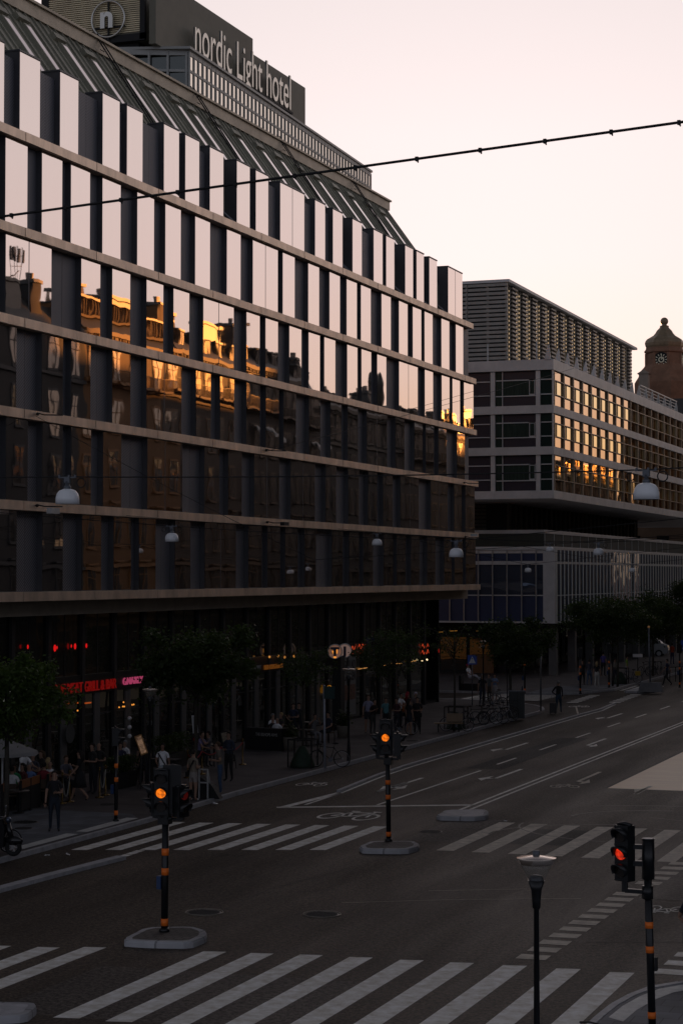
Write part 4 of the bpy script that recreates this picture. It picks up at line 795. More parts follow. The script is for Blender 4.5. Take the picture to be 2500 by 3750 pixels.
# right corner pavement
cr = [tuple(G(*zb(*p))[:2]) for p in [(1205, 1253), (1270, 1200), (1350, 1155), (1440, 1120), (1568, 1098)]]
rp = cr+[(-5.5, 38.2), (-3, 38.6), (40, 38.6), (40, -20), (-6.6, -20), (cr[0][0]-.05, 25)]
b = MB(); b.poly(rp, -.02, PAV); struct(b, 'right_pavement', m_slab)
kerb([(cr[0][0]-.05, 25)]+cr+[(-5.5, 38.2), (-3, 38.6)], .14, PAV+.012, 'right_kerb', m_kerb, -1)
def inset(L, d): return [(x+d*.8, y-d*.6) for x, y in L]
i1, i2 = inset(cr, .12), inset(cr, .5); b = MB()
for k in range(len(i1)-1): b.sheet([i1[k]+(PAV+.006,), i1[k+1]+(PAV+.006,), i2[k+1]+(PAV+.006,), i2[k]+(PAV+.006,)])
struct(b, 'white_corner_stones', m_kerbw)
b = MB(); b.poly([(-5, 42), (40, 42), (40, 300), (-3.5, 300), (-3.5, 60)], -.02, PAV); struct(b, 'east_pavement', m_pav)

m_patch = asphalt('asphalt_patch', .022, .7, (1, 1, 1), False); m_patch2 = asphalt('asphalt_old', .045, .6, (1.15, 1, .88), False)
b = MB()
for x0, y0, x1, y1 in ((-15.2, 55.2, -13.4, 58.9), (-22.5, 76, -21, 92)): b.sheet([(x0, y0, .003), (x1, y0+.15, .003), (x1-.1, y1, .003), (x0+.05, y1-.2, .003)])
struct(b, 'asphalt_repair', m_patch)
b = MB()
for x0, y0, x1, y1 in ((-18.2, 54.8, -16.6, 60.6), (-18.0, 31, -12.5, 35.6), (-9.6, 47, -6.4, 56)): b.sheet([(x0, y0, .0028), (x1, y0+.2, .0028), (x1+.1, y1, .0028), (x0, y1-.3, .0028)])
struct(b, 'asphalt_repair', m_patch2)
m_tm = M('tyre_mark', (.07, .06, .048), .45, var=.6, scale=3)
rnd_ = random.Random(4)
for k in range(9):
    cx, cy_, r = -13.5+rnd_.uniform(-1.5, 2.5), 60+rnd_.uniform(-4, 3), rnd_.uniform(2.2, 6); a0 = rnd_.uniform(-60, 200); P_l = [(cx+r*1.3*math.cos(rad(a0+i*9)), cy_+r*math.sin(rad(a0+i*9))) for i in range(10)]
    P_l = [p for p in P_l if -17 < p[0] < -7 and p[1] < 70]
    if len(P_l) > 3: line(P_l, rnd_.uniform(.03, .08), m_tm, z=.0048+k*.00005, name='tyre_mark')

for x0, x1, y0, y1, zt, lab in ((-41.5, -34.2, 244, 253, 42, 'tall narrow shading block added just outside the right edge'), (-44, -34.2, 253.1, 266, 33.5, 'shading block added just outside the right edge beside the narrow tall one'), (-46, -34, 268, 311.8, 32, 'plain shading block added beyond the beige building, outside the right edge'), (-41, -34, 312, 352, 43, 'tall shading block added farthest along the street, outside the right edge')):  # unseen blocks, sized and placed to cast shade on the mirrored old buildings
    t = thing('shade_building', lab, 'building', (x1, (y0+y1)/2, 0)); mb = MB(); mb.box(x0, y0, 0, x1, y1, zt); mb.box(x0, y0, zt, x1+.4, y1, zt+.4); mb.build('wall', MATS['beige_stone'], t, world=True)
    for fl in range(int(zt/4)):
        mb = MB()
        for k in range(int((y1-y0)/4)): mb.box(x1-.05, y0+1+k*4, 1.5+fl*4, x1+.03, y0+2.6+k*4, 3.8+fl*4)
        mb.build('window_row', M('blockpane', (.008, .009, .01), 1., spec=0.), t, world=True)
# ------------------------------------------------------------------ traffic lights
def lens(t, p, face, lit=None, r=.1):      # lens + visor on a head; face = unit vector it looks along
    f = Vector(face); s_ = Vector((-f.y, f.x, 0)); P = Vector(p)
    mb = MB(); mb.tube([P, P+f*.02], r, 18)
    mb.build('lens', lit or M('dead_lens', (.02, .015, .012), .25), t)
    mb = MB(); n = 12; v = []; L = .2
    for k in range(n+1):
        a = -PI*.12+PI*1.24*k/n; o = s_*(math.cos(a)*(r+.015))+Vector((0, 0, math.sin(a)*(r+.015))); l = L*(.45+.55*max(0, math.sin(a))); v += [P+o, P+o+f*l, P+o*1.12, P+o*1.12+f*l]
    fs = []
    for k in range(n): a = 4*k; fs += [(a, a+4, a+5, a+1), (a+2, a+3, a+7, a+6), (a+1, a+5, a+7, a+3)]
    mb.add(v, fs, 0, True); mb.build('visor', m_black, t)
def head(t, c, ang, n=3, lit=None, litc=None, pitch=.3, back=True, w=.3):
    a = rad(ang); f = Vector((math.sin(a), -math.cos(a), 0)); s_ = Vector((math.cos(a), math.sin(a), 0)); C = Vector(c); h = n*pitch+.04
    mb = MB(); X = Matrix(((s_.x, f.x, 0, C.x), (s_.y, f.y, 0, C.y), (0, 0, 1, C.z), (0, 0, 0, 1))); mb.T = X
    mb.box(-w/2, -.14, -h/2, w/2, .06, h/2)
    for i in range(n+1): mb.box(-w/2-.006, -.1, -h/2+.015+i*pitch-.01, w/2+.006, .066, -h/2+.015+i*pitch+.01)
    mb.tube([(-w/2, -.04, h/2+.0), (0, -.04, h/2+.03), (w/2, -.04, h/2)], .035, 8)
    if back: mb.box(-w/2-.05, -.15, -h/2-.05, w/2+.05, -.135, h/2+.05)
    mb.build('housing', m_black, t)
    for i in range(n):
        z = h/2-.02-pitch*(i+.5); lens(t, C+f*.062+Vector((0, 0, z)), f, litc if lit == i else None, r=.105 if pitch > .27 else .09)
def post(t, zt, r=.065, lean=0., bands=(.25, 1.39, 1.83), bh=.14, buttonz=None):
    mb = MB(); mb.tube([(0, 0, 0), (lean, 0, zt)], r, 16); mb.lathe([(r+.04, 0), (r+.04, .05), (r+.01, .09)], n=16); mb.build('pole', m_black, t)
    for z in bands: x = lean*z/zt; mb = MB(); mb.tube([(x, 0, z-bh/2), (x+lean*bh/zt, 0, z+bh/2)], r+.004, 16); mb.build('reflective_band', m_orange, t)
    if buttonz: mb = MB(); mb.box(-.16, -.07, buttonz-.14, -.06, .07, buttonz+.14); mb.box(-.165, -.04, buttonz-.06, -.16, .04, buttonz+.06, 1); mb.build('push_button_box', [M('button_blue', (.02, .05, .14), .5), m_lgrey], t)
g_amber = glow('amber_lens', (1., .2, .006), 1.05); g_redl = glow('red_lens', (1., .04, .008), .62); g_dimred = glow('dim_red', (.6, .02, .01), .05)
def texlens(m):   # cloudy lens pattern
    n = m.node_tree.nodes; l = m.node_tree.links; p = n['Principled BSDF']; t = n.new('ShaderNodeTexNoise'); t.inputs['Scale'].default_value = 14; r = n.new('ShaderNodeMapRange'); r.inputs['From Min'].default_value = .35; r.inputs['From Max'].default_value = .65
    r.inputs['To Min'].default_value = p.inputs['Emission Strength'].default_value*.45; r.inputs['To Max'].default_value = p.inputs['Emission Strength'].default_value*1.2; tc = n.new('ShaderNodeTexCoord'); l.new(tc.outputs['Object'], t.inputs['Vector']); l.new(t.outputs['Fac'], r.inputs[0]); l.new(r.outputs[0], p.inputs['Emission Strength'])
texlens(g_amber); texlens(g_redl)
VA = math.degrees(YAW)           # heads that face the camera turn by this much
g = G(*za(755, 612)); t = thing('traffic_light', 'left traffic light with lit amber lamp on the near kerbed island', 'traffic light', (g.x, g.y, .14))
post(t, 2.42, .075, .02, (.25-.04, 1.39-.1, 1.83-.12), .15, buttonz=1.05)
head(t, (-.02, -.12, 2.98), VA-6, 3, 1, g_amber); head(t, (-.30, .05, 2.86), VA-78, 2, back=False); head(t, (.36, .1, 2.78), VA+52, 2, 0, g_dimred, back=False); head(t, (.12, .16, 3.05), VA+176, 3, back=True)
mb = MB(); mb.bar((-.3, .05, 2.45), (.36, .1, 2.4), .07); mb.bar((-.3, .05, 2.45), (-.3, .05, 2.6), .07); mb.bar((.36, .1, 2.4), (.36, .1, 2.55), .08); mb.box(-.12, -.1, 2.3, .12, .14, 2.5); mb.bar((-.02, -.04, 2.4), (-.02, -.08, 2.6), .1); mb.box(.1, -.1, 2.42, .2, -.04, 2.46); mb.build('bracket', m_black, t)
g = G(*zc(1085, 1655)); t = thing('traffic_light', 'middle traffic light with lit amber lamp on the far kerbed island', 'traffic light', (g.x, g.y, .14))
post(t, 2.4, .07, -.03, (.21, 1.27, 1.69), .13, buttonz=None)
head(t, (-.05, -.12, 2.98), VA-8, 3, 1, g_amber); head(t, (-.32, .02, 2.78), VA-84, 2, back=False); head(t, (.3, .04, 2.78), VA+84, 2, back=False)
mb = MB(); mb.bar((-.34, .02, 2.38), (.3, .04, 2.36), .07); mb.bar((-.34, .02, 2.36), (-.34, .02, 2.55), .09); mb.bar((.3, .04, 2.36), (.3, .04, 2.55), .1); mb.box(-.12, -.08, 2.2, .1, .1, 2.42); mb.bar((-.04, -.02, 2.35), (-.05, -.08, 2.6), .1); mb.build('bracket', m_black, t)
g = G(2388, 3800); t = thing('traffic_light', 'right traffic light with a red lamp standing at the near right corner', 'traffic light', (g.x, g.y, PAV))
post(t, 2.55, .066, -.065, (.25, 1.35, 1.76), .11)
head(t, (-.46, -.1, 2.96), VA-46, 3, 1, g_redl, back=False, pitch=.3, w=.28)
mb = MB(); mb.tube([(-.06, .02, 2.53), (-.06, .02, 3.19)], .105, 18); mb.tube([(-.06, .02, 3.19), (-.06, .02, 3.205)], .11, 18); mb.build('housing', m_black, t); mb = MB(); mb.tube([(-.06, .02, 3.205), (-.06, .02, 3.215)], .1, 18); mb.build('cap', m_grey, t)
mb = MB(); mb.bar((-.44, -.08, 2.33), (-.06, 0, 2.31), .07); mb.bar((-.44, -.08, 2.31), (-.44, -.08, 2.5), .09); mb.tube([(-.07, 0, 2.2), (-.07, 0, 2.42)], .095, 14); mb.bar((-.06, 0, 2.4), (-.06, 0, 2.56), .11); mb.bar((-.4, -.06, 3.07), (-.1, 0, 3.07), .08); mb.bar((-.4, -.06, 2.79), (-.1, 0, 2.79), .09)
mb.build('bracket', m_black, t); mb = MB(); mb.box(.05, -.05, 1.0, .09, .05, 1.22); mb.build('push_button_box', m_blackm, t)
def sigpost(gp_, label, z0=PAV, heads=(), bands=(.27, 1.30, 1.73), zt=2.35, red=None, bh=.14, face=90):
    g = G(gp_[0], gp_[1], z0); t = thing('signal_post', label, 'signal post', (g.x, g.y, z0), group='slim signal posts with orange bands'); post(t, zt, .06, 0, bands, bh, buttonz=1.0)
    head(t, (0, 0, zt+.28), face, 2, red, g_redl, .26, False, .26); return t
sigpost(ze(740, 1497), 'slim black post with three orange bands at the kerb behind the far crossing, left side', PAV, face=120)
sigpost(zF(258, 1015), 'slim post with three orange bands left of the woman in white trousers', face=200)
sigpost(zF(625, 935), 'slim post with three orange bands right of the woman in white trousers', face=200)
sigpost(zF(1527, 935), 'slim post with three orange bands at the right edge beside the walking man in navy', face=160)
g = G(*zE(1005, 755), PAV); t = sigpost(zE(1005, 755), 'signal post with a small red lamp under the tree across the side street', bands=(.25, 1.85), zt=3.2, red=None, face=180)
p = PY(*zE(1026, 268), g.y-.2); mb = MB(); mb.ball((p.x-g.x, p.y-g.y, p.z-PAV), (.09, .05, .17), 10); mb.build('red_lamp', glow('redfar', (1., .02, .01), 1.6), t)

# ------------------------------------------------------------------ cone headed street lamps
def conelamp(loc, label, h=3.95):
    t = thing('street_lamp', label, 'street lamp', loc, group='cone headed street lamps')
    mb = MB(); mb.lathe([(.075, 0), (.07, .5), (.045, .9), (.036, h-.86), (.056, h-.84), (.06, h-.74), (.072, h-.6), (.12, h-.47)], n=20); mb.build('pole', m_black, t)
    mb = MB(); mb.lathe([(.10, h-.47), (.1, h-.46), (.085, h-.405), (.04, h-.39)], n=20); mb.build('lamp_holder', m_grey, t)
    mb = MB(); mb.lathe([(.11, h-.47), (.245, h-.2)], n=28); mb.lathe([(.105, h-.47), (.24, h-.2)], n=28)
    if 'lamp_glass' not in MATS:
        m = bpy.data.materials.new('lamp_glass'); m.use_nodes = True; n = m.node_tree.nodes; l = m.node_tree.links; p = n['Principled BSDF']; p.inputs['Base Color'].default_value = (.3, .28, .25, 1); p.inputs['Roughness'].default_value = .15; x = n.new('ShaderNodeMixShader'); tr = n.new('ShaderNodeBsdfTransparent'); x.inputs[0].default_value = .18; l.new(tr.outputs[0], x.inputs[1]); l.new(p.outputs[0], x.inputs[2]); l.new(x.outputs[0], n['Material Output'].inputs['Surface']); MATS['lamp_glass'] = m
    mb.build('lamp_shade', MATS['lamp_glass'], t)
    mb = MB(); mb.lathe([(.235, h-.24), (.275, h-.16), (.272, h-.155), (.01, h-.12)], n=32); mb.build('lid', M('lamp_lid', (.9, .78, .68), .22, .85, var=.1), t)
    mb = MB(); mb.lathe([(.05, h-.14), (.05, h-.06), (.01, h-.055)], n=16); mb.build('cap', m_grey, t); return t
g = G(1966, 4164, PAV); lp = conelamp((g.x, g.y, PAV), 'tall dark street lamp with a clear cone head in the right foreground')
def lampcopy(g, label):
    c = copy_tree(lp); c.location = (g.x, g.y, PAV); c['label'] = label
lampcopy(G(*zc(830, 1112), PAV), 'cone headed street lamp beside the parked bicycle and the T sign')
lampcopy(PX(*ze(955, 1170), -29), 'cone headed street lamp under the pink neon sign')
lampcopy(PY(*zE(528, 900), 118), 'cone headed street lamp behind the parked bicycles') if 0 else lampcopy(G(*zE(530, 900), PAV), 'cone headed street lamp behind the row of parked bicycles')
lampcopy(G(*zF(672, 915), PAV), 'cone headed street lamp under the far tree near the zebra posts')
# ------------------------------------------------------------------ dome lamps on cross-street wires
def dome(loc, label, s=1.):
    t = thing('dome_lamp', label, 'street lamp', loc, group='white dome lamps on street wires')
    mb = MB(); mb.lathe([(.19, -.235), (.188, -.14), (.17, -.07), (.13, -.02), (.08, 0), (.05, .01)], n=26); mb.lathe([(.05, .005), (.13, -.03), (.165, -.08), (.18, -.15), (.18, -.233), (.19, -.235)], n=26); mb.build('dome', M('dome_white', (.85, .87, .9), .35, var=.05), t)
    mb = MB(); mb.lathe([(.055, .0), (.055, .05), (.035, .06), (.035, .13)], n=12); mb.box(-.05, -.03, .1, .05, .03, .2); mb.box(-.16, -.012, .18, .16, .012, .2)
    for sx_ in (-.14, .14, .03): mb.box(sx_-.015, -.02, .18, sx_+.015, .02, .23)
    mb.build('hanger', m_grey, t); mb = MB(); mb.ring((.24, 0, .1), .075, .01, 'y', 18, 5); mb.build('cable_loop', m_blackm, t); mb = MB(); mb.ring((-.24, 0, .1), .06, .008, 'y', 18, 5); mb.build('cable_loop', m_blackm, t); return t
DL = [(247, 1792, 27.8, 'large white dome lamp at the left against the hotel ledges'), (2365.6, 1770, 28.4, 'large white dome lamp at the right in front of the golden windows'), (629, 1952.6, 49.3, 'white dome lamp left of centre against the dark glass storeys'), (1670, 2008, 49.8, 'white dome lamp in front of the right end of the hotel'),
      (1380, 1974, 68.7, 'white dome lamp against the hotel above the T sign'), (2191, 2008, 68.5, 'white dome lamp before the podium fins, second from the right'), (2012, 2003, 92.5, 'small white dome lamp at the corner of the blue podium'), (1932, 2080, 106, 'small low dome lamp before the blue podium panes'), (2314, 2080, 114, 'small low dome lamp before the podium fins at the right')]
dl = None; pos = []
for sx, sy, y, lab in DL:
    p = PY(sx, sy, y)
    if dl is None: dl = dome(p, lab)
    else: c = copy_tree(dl); c.location = p; c['label'] = lab
    pos.append(p)
def wire(name, label, pts, r=.012, sag=.0, clips=False, group=None, n=14):
    t = thing(name, label, 'cable', pts[0], group=group); q = []
    for i in range(len(pts)-1):
        a, b_ = Vector(pts[i]), Vector(pts[i+1])
        for k in range(n): u = k/n; q.append(a.lerp(b_, u)+Vector((0, 0, -sag*4*u*(1-u))))
    q.append(Vector(pts[-1])); o = Vector(pts[0]); mb = MB(); mb.tube([v-o for v in q], r, 6)
    if clips:
        a, b_ = Vector(pts[0]), Vector(pts[-1]); N = int((b_-a).length/1.05)
        for k in range(N): c = a.lerp(b_, k/N)-o; mb.box(c.x-.03, c.y-.03, c.z-.035, c.x+.02, c.y+.03, c.z+.033); mb.bar(c+Vector((-.01, 0, -.02)), c+Vector((.02, 0, -.06)), .022)
    mb.build('strand', m_blackm, t)
    return t
def w3(i, j, y, za_, zb_2, lab):
    P = [Vector((-34.0, y, za_))]+[pos[k]+Vector((0, 0, .2)) for k in (i, j)]+[Vector((.9, y, zb_2))]; wire('span_wire', lab, P, .011, .04, group='thin lamp wires across the street')
w3(0, 1, 28, 9.7, 9.7, 'thin wire carrying the two large dome lamps across the street')
w3(2, 3, 49.5, 10.1, 10.2, 'thin wire carrying the dome lamps in front of the hotel')
w3(4, 5, 68.6, 10.1, 9.9, 'thin wire carrying the two middle dome lamps')
wire('span_wire', 'thin wire carrying the small dome lamp at the podium corner', [(-34, 92.5, 10.1), tuple(pos[6]+Vector((0, 0, .2))), (.9, 92.5, 10.5)], .012, .05, group='thin lamp wires across the street')
wire('span_wire', 'thin wire carrying the left low dome lamp', [(-34, 106, 9.7), tuple(pos[7]+Vector((0, 0, .2))), (.9, 107, 11.5)], .012, .05, group='thin lamp wires across the street')
wire('span_wire', 'thin wire carrying the right low dome lamp', [(-34, 117, 10.1), tuple(pos[8]+Vector((0, 0, .2))), (.9, 116, 11)], .012, .05, group='thin lamp wires across the street')
a1, a2 = PY(0, 793, 30), PY(2500, 445, 30); sl_ = (a2-a1)/(a2.x-a1.x); A_ = a1+sl_*(-34.1-a1.x); B_ = a1+sl_*(.95-a1.x)
mb_ = wire('power_cable', 'thick black overhead cable with clips crossing the sky and the hotel front', [tuple(A_), tuple(B_)], .023, .0, clips=True)
p1, p2 = PX(600+970/2.6133, 1550+270/2.6133, -34), PY(1650+.5421*830, 950+.5421*735, 140); wire('guy_wire', 'thin diagonal wire rising from the hotel ledge to the office block', [tuple(p1), tuple(p2)], .012, .1)
p1, p2 = PX(340/2.6133, 1400+320/2.6133, -34), PY(1150, 2050, 60); wire('guy_wire', 'faint thin wire sloping down from the upper left ledge bracket', [tuple(p1), tuple(p2), (.9, 62, 10)], .009, .1)
b = thing('wire_box', 'small pale junction box on the wire at the right end of the hotel', 'junction box', PX(1150+1530/2.6133, 1750+548/2.6133, -33)); mb = MB(); mb.box(-.2, -.12, -.08, .2, .12, .08); mb.build('case', m_lgrey, b)
b = thing('wire_box', 'small grey junction box under the left ledge bracket', 'junction box', PX(508/2.6133, 1400+1230/2.6133, -33.2)); mb = MB(); mb.box(-.1, -.3, -.1, .1, .3, .1); mb.build('case', m_lgrey, b)
b = thing('wire_box', 'black junction box hanging in the orange glint on the ledge', 'junction box', PX(600+1155/2.6133, 1550+963/2.6133, -33.2)); mb = MB(); mb.box(-.1, -.3, -.08, .1, .3, .08); mb.build('case', m_blackm, b)

# ------------------------------------------------------------------ trees
m_bark = M('bark', (.05, .045, .035), .85, var=.3, scale=6, bump=.5)
def leafmat(name, c):
    m = M(name, c, .55, var=.45, scale=1.2); n = m.node_tree.nodes; l = m.node_tree.links; tr = n.new('ShaderNodeBsdfTranslucent'); tr.inputs['Color'].default_value = (c[0]*1.6, c[1]*1.6, c[2]*.6, 1); x = n.new('ShaderNodeMixShader'); x.inputs[0].default_value = .35
    l.new(n['Principled BSDF'].outputs[0], x.inputs[1]); l.new(tr.outputs[0], x.inputs[2]); l.new(x.outputs[0], n['Material Output'].inputs['Surface']); return m
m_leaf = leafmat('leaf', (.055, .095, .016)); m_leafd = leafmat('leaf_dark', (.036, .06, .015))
def tree(x, y, top, rx, rz_, label, zc_=None, n=5200, seed=1, mat=None, th=.09, ls=.12, z0=PAV, group='street trees along the pavement', lean=0):
    R_ = random.Random(seed); t = thing('street_tree', label, 'tree', (x, y, z0), group=group); zc_ = zc_ if zc_ else top-rz_
    mb = MB(); mb.tube([(0, 0, 0), (.03, .02, (zc_-rz_*.6)*.5), (lean*.5, .05, zc_-rz_*.5), (lean, 0, zc_+rz_*.5)], [th, th*.85, th*.7, th*.25], 8)
    ends = []
    for k in range(13):
        a = R_.uniform(0, 2*PI); z = zc_-rz_*R_.uniform(.2, .9); rr = R_.uniform(.5, .95); e = Vector((lean+rx*rr*math.cos(a), rx*rr*math.sin(a), zc_+rz_*R_.uniform(-.35, .7))); m_ = Vector((lean*.6, 0, z)).lerp(e, .5)+Vector((0, 0, rz_*.12)); mb.tube([(lean*.5, 0, z), m_, e], [th*.42, th*.25, .008], 5); ends.append(e)
        for j in range(3): e2 = e+Vector((R_.uniform(-1, 1)*rx*.3, R_.uniform(-1, 1)*rx*.3, R_.uniform(-.3, .6)*rz_*.4)); mb.tube([m_.lerp(e, .5), e2], [th*.15, .005], 4); ends.append(e2)
    mb.build('trunk', m_bark, t)
    cl = []
    for k in range(44):
        while True:
            v = Vector((R_.uniform(-1, 1), R_.uniform(-1, 1), R_.uniform(-1, 1)))
            if .25 < v.length < 1: break
        cl.append((Vector((lean+v.x*rx*.8, v.y*rx*.8, zc_+v.z*rz_*.8)), R_.uniform(.16, .34)*rx))
    cl += [(e, R_.uniform(.1, .22)*rx) for e in ends]
    mb = MB(); per = n//len(cl)
    for c, r in cl:
        for j in range(int(per*R_.uniform(.6, 1.4))):
            v = Vector((R_.gauss(0, .5), R_.gauss(0, .5), R_.gauss(0, .42)))*r; p = c+v; s = ls*R_.uniform(.6, 1.3); d = Vector((R_.uniform(-1, 1), R_.uniform(-1, 1), R_.uniform(-.9, .4))).normalized(); e = d.cross(Vector((R_.uniform(-1, 1), R_.uniform(-1, 1), R_.uniform(-1, 1)))).normalized()
            mb.add([p, p+d*s*.5+e*s*.28, p+d*s, p+d*s*.5-e*s*.28], [(0,1,2,3)])
    mb.build('crown', mat or m_leaf, t); return t
def yat(sx, x): return yx(sx, x)
tree(-29.5, yat(25, -29.5), 5.6, 1.7, 1.6, 'leafy green street tree at the left edge before the terrace', seed=3, n=15000, ls=.13)
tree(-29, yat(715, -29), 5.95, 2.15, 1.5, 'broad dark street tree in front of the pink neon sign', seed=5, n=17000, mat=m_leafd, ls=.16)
g = G(*zc(535, 1150), PAV); tree(g.x, g.y, 4.8, 1.3, .9, 'thin young tree with a green water bag beside the leaning bicycle', seed=8, n=1500, th=.05, mat=m_leafd)
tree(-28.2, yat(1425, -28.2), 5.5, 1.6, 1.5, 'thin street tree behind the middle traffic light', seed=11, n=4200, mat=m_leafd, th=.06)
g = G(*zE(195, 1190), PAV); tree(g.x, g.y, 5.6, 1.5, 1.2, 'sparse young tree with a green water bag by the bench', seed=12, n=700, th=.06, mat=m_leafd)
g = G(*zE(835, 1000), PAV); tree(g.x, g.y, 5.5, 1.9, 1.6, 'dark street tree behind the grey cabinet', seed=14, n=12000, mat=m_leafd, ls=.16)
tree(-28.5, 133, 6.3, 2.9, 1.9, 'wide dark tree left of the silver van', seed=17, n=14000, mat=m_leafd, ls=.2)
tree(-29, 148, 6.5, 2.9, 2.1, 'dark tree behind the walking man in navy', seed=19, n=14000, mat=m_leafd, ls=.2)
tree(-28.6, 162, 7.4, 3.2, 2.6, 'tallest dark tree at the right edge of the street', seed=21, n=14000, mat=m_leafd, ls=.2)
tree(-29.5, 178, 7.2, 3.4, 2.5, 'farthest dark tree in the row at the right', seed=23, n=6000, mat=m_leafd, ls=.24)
def waterbag(g, label):
    t = thing('tree_guard', label, 'tree guard', (g.x, g.y, PAV)); mb = MB(); mb.lathe([(.5, 0), (.5, .1), (.4, .35), (.22, .68), (.14, .8), (.1, .84)], n=14); mb.build('water_bag', M('bag_green', (.015, .035, .02), .7, var=.3, scale=5, bump=.5, bscale=6), t)
    mb = MB()
    for a, b_ in (((-.5, -.3), (.5, -.3)), ((.5, -.3), (.5, .4)), ((.5, .4), (-.5, .4)), ((-.5, .4), (-.5, -.3))): mb.bar(a+(1.1,), b_+(1.1,), .05)
    for a in ((-.5, -.3), (.5, -.3), (.5, .4), (-.5, .4)): mb.bar(a+(0,), a+(1.1,), .05)
    mb.build('frame', m_blackm, t)
waterbag(G(*zc(535, 1150), PAV), 'dark metal guard around the young tree beside the leaning bicycle'); waterbag(G(*zE(215, 1160), PAV), 'dark metal guard around the young tree at the bench'); waterbag(G(*zF(770, 885), PAV), 'dark tree guard beside the bicycle with the yellow bag')

# ------------------------------------------------------------------ people
PM = {}
def pm(col):
    k = tuple(round(c, 3) for c in col)
    if k not in PM: PM[k] = M('cloth_%d' % len(PM), k, .85, var=.2, scale=7)
    return PM[k]
m_skin = M('skin', (.34, .2, .14), .55, var=.08); m_skin2 = M('skin_tan', (.24, .13, .085), .55, var=.08); m_shoe = M('shoe_black', (.02, .02, .022), .5); m_shoew = M('shoe_white', (.6, .6, .6), .5)
HAIR = {'dark': (.02, .015, .012), 'brown': (.07, .04, .02), 'blond': (.35, .25, .12), 'grey': (.25, .25, .25), 'red': (.3, .02, .03), 'white': (.6, .6, .65)}
def person(x, y, label, pose='stand', yaw=0, h=1.75, top=(.02,.02,.02), bottom=(.02,.022,.03), shoe=None, hair='dark', longhair=False, bald=False, short=True, shorts=False, arms='down', z=PAV, skirt=False, cap=None, strap=False, skin=None, group=None, lean=0., seat=.47):
    t = thing('person', label, 'person', (x, y, z), rad(yaw), group)      # local: faces -y
    k = h/1.75; V = []; E_ = []; Rr = []; T = []
    def n(p, r, ty, par=None):
        V.append(Vector(p)*k); Rr.append((r[0]*k, r[1]*k) if isinstance(r, tuple) else (r*k, r*k)); T.append(ty)
        if par is not None: E_.append((par, len(V)-1))
        return len(V)-1
    SK, TP, BT, SH = 0, 1, 2, 3; ph = .93 if pose != 'sit' else seat+.1; ln = lean
    pel = n((0, 0, ph), (.15, .11), BT)
    sp = n((0, -.02-ln*.3, ph+.2), (.135, .1), TP, pel); ch = n((0, -.01-ln*.7, ph+.38), (.155, .105), TP, sp); nb = n((0, 0.0-ln, ph+.52), (.075, .065), TP, ch)
    nk = n((0, -.02-ln*1.1, ph+.58), .05, SK, nb); hd = n((0, -.04-ln*1.2, ph+.66), (.062, .075), SK, nk); ht = n((0, -.02-ln*1.25, ph+.75), (.075, .09), SK, hd); hc = n((0, -.01-ln*1.25, ph+.81), .05, SK, ht)
    hands = []
    for s in (-1, 1):
        sh = n((s*.175, -ln, ph+.47), .062, TP, nb)
        A = {'down': ((s*.235, 0, ph+.2), (s*.25, -.06, ph-.05)), 'front': ((s*.22, .02, ph+.2), (s*.08, -.26, ph+.22)), 'phone': ((s*.22, 0, ph+.2), (s*.07, -.25, ph+.32)), 'hip': ((s*.34, .06, ph+.22), (s*.17, -.06, ph+.1)), 'up': ((s*.3, -.15, ph+.35), (s*.15, -.3, ph+.55)),
             'reach': ((s*.22, -.2-ln, ph+.24), (s*.15, -.46-ln, ph+.2)), 'swing': ((s*.23, -.1*s, ph+.22), (s*.24, -.24*s-.06, ph+.02)), 'lap': ((s*.24, -.06, ph+.22), (s*.12, -.3, ph+.12)), 'cross': ((s*.24, -.06, ph+.2), (-s*.06, -.2, ph+.24))}[arms if not isinstance(arms, tuple) else arms[0 if s < 0 else 1]]
        el = n(A[0], .043, TP if not short else SK, sh); wr = n(A[1], .028, SK if short else TP, el); d = (Vector(A[1])-Vector(A[0])).normalized(); pa = n(Vector(A[1])+d*.055, (.038, .022), SK, wr); hands.append((Vector(A[1])+d*.06, d, s))
    for s in (-1, 1):
        if pose == 'sit': J = ((s*.09, -.05, ph-.03), (s*.12, -.44, ph-.03), (s*.12, -.42, .09), (s*.12, -.56, .04))
        elif pose == 'walk': J = ((s*.085, 0, ph-.08), (s*.09, -.2 if s < 0 else -.02, .52), (s*.09, -.3 if s < 0 else .3, .1 if s < 0 else .16), (s*.09, -.44 if s < 0 else .2, .06 if s < 0 else .05))
        elif pose == 'recline': J = ((s*.09, -.05, ph-.03), (s*.14, -.42, ph+.12), (s*.14, -.75, ph-.05 if s < 0 else ph-.25), (s*.14, -.9, ph if s < 0 else ph-.3))
        else: J = ((s*.09, 0, ph-.08), (s*.11, -.02, .5), (s*.12+.0, .02, .09), (s*.14, -.13, .04))
        hp = n(J[0], (.095, .1), BT, pel); kn = n(J[1], .062, BT if not shorts else SK, hp); an = n(J[2], .04, SK if (shorts or skirt) else BT, kn); n(J[3], (.042, .035), SH, an)
    me = bpy.data.meshes.new('b'); me.from_pydata([tuple(v) for v in V], E_, []); o = bpy.data.objects.new('b', me); COL.objects.link(o)
    md = o.modifiers.new('s', 'SKIN'); md.use_smooth_shade = True; sd = o.modifiers.new('u', 'SUBSURF'); sd.levels = sd.render_levels = 1
    sv = me.skin_vertices[0].data
    for i, r in enumerate(Rr): sv[i].radius = r
    sv[0].use_root = True
    dg = bpy.context.evaluated_depsgraph_get(); dg.update(); nm = bpy.data.meshes.new_from_object(o.evaluated_get(dg)); bpy.data.objects.remove(o)
    nm.materials.clear(); sk = skin or m_skin
    for m in (sk, pm(top), pm(bottom), shoe or m_shoe): nm.materials.append(m)
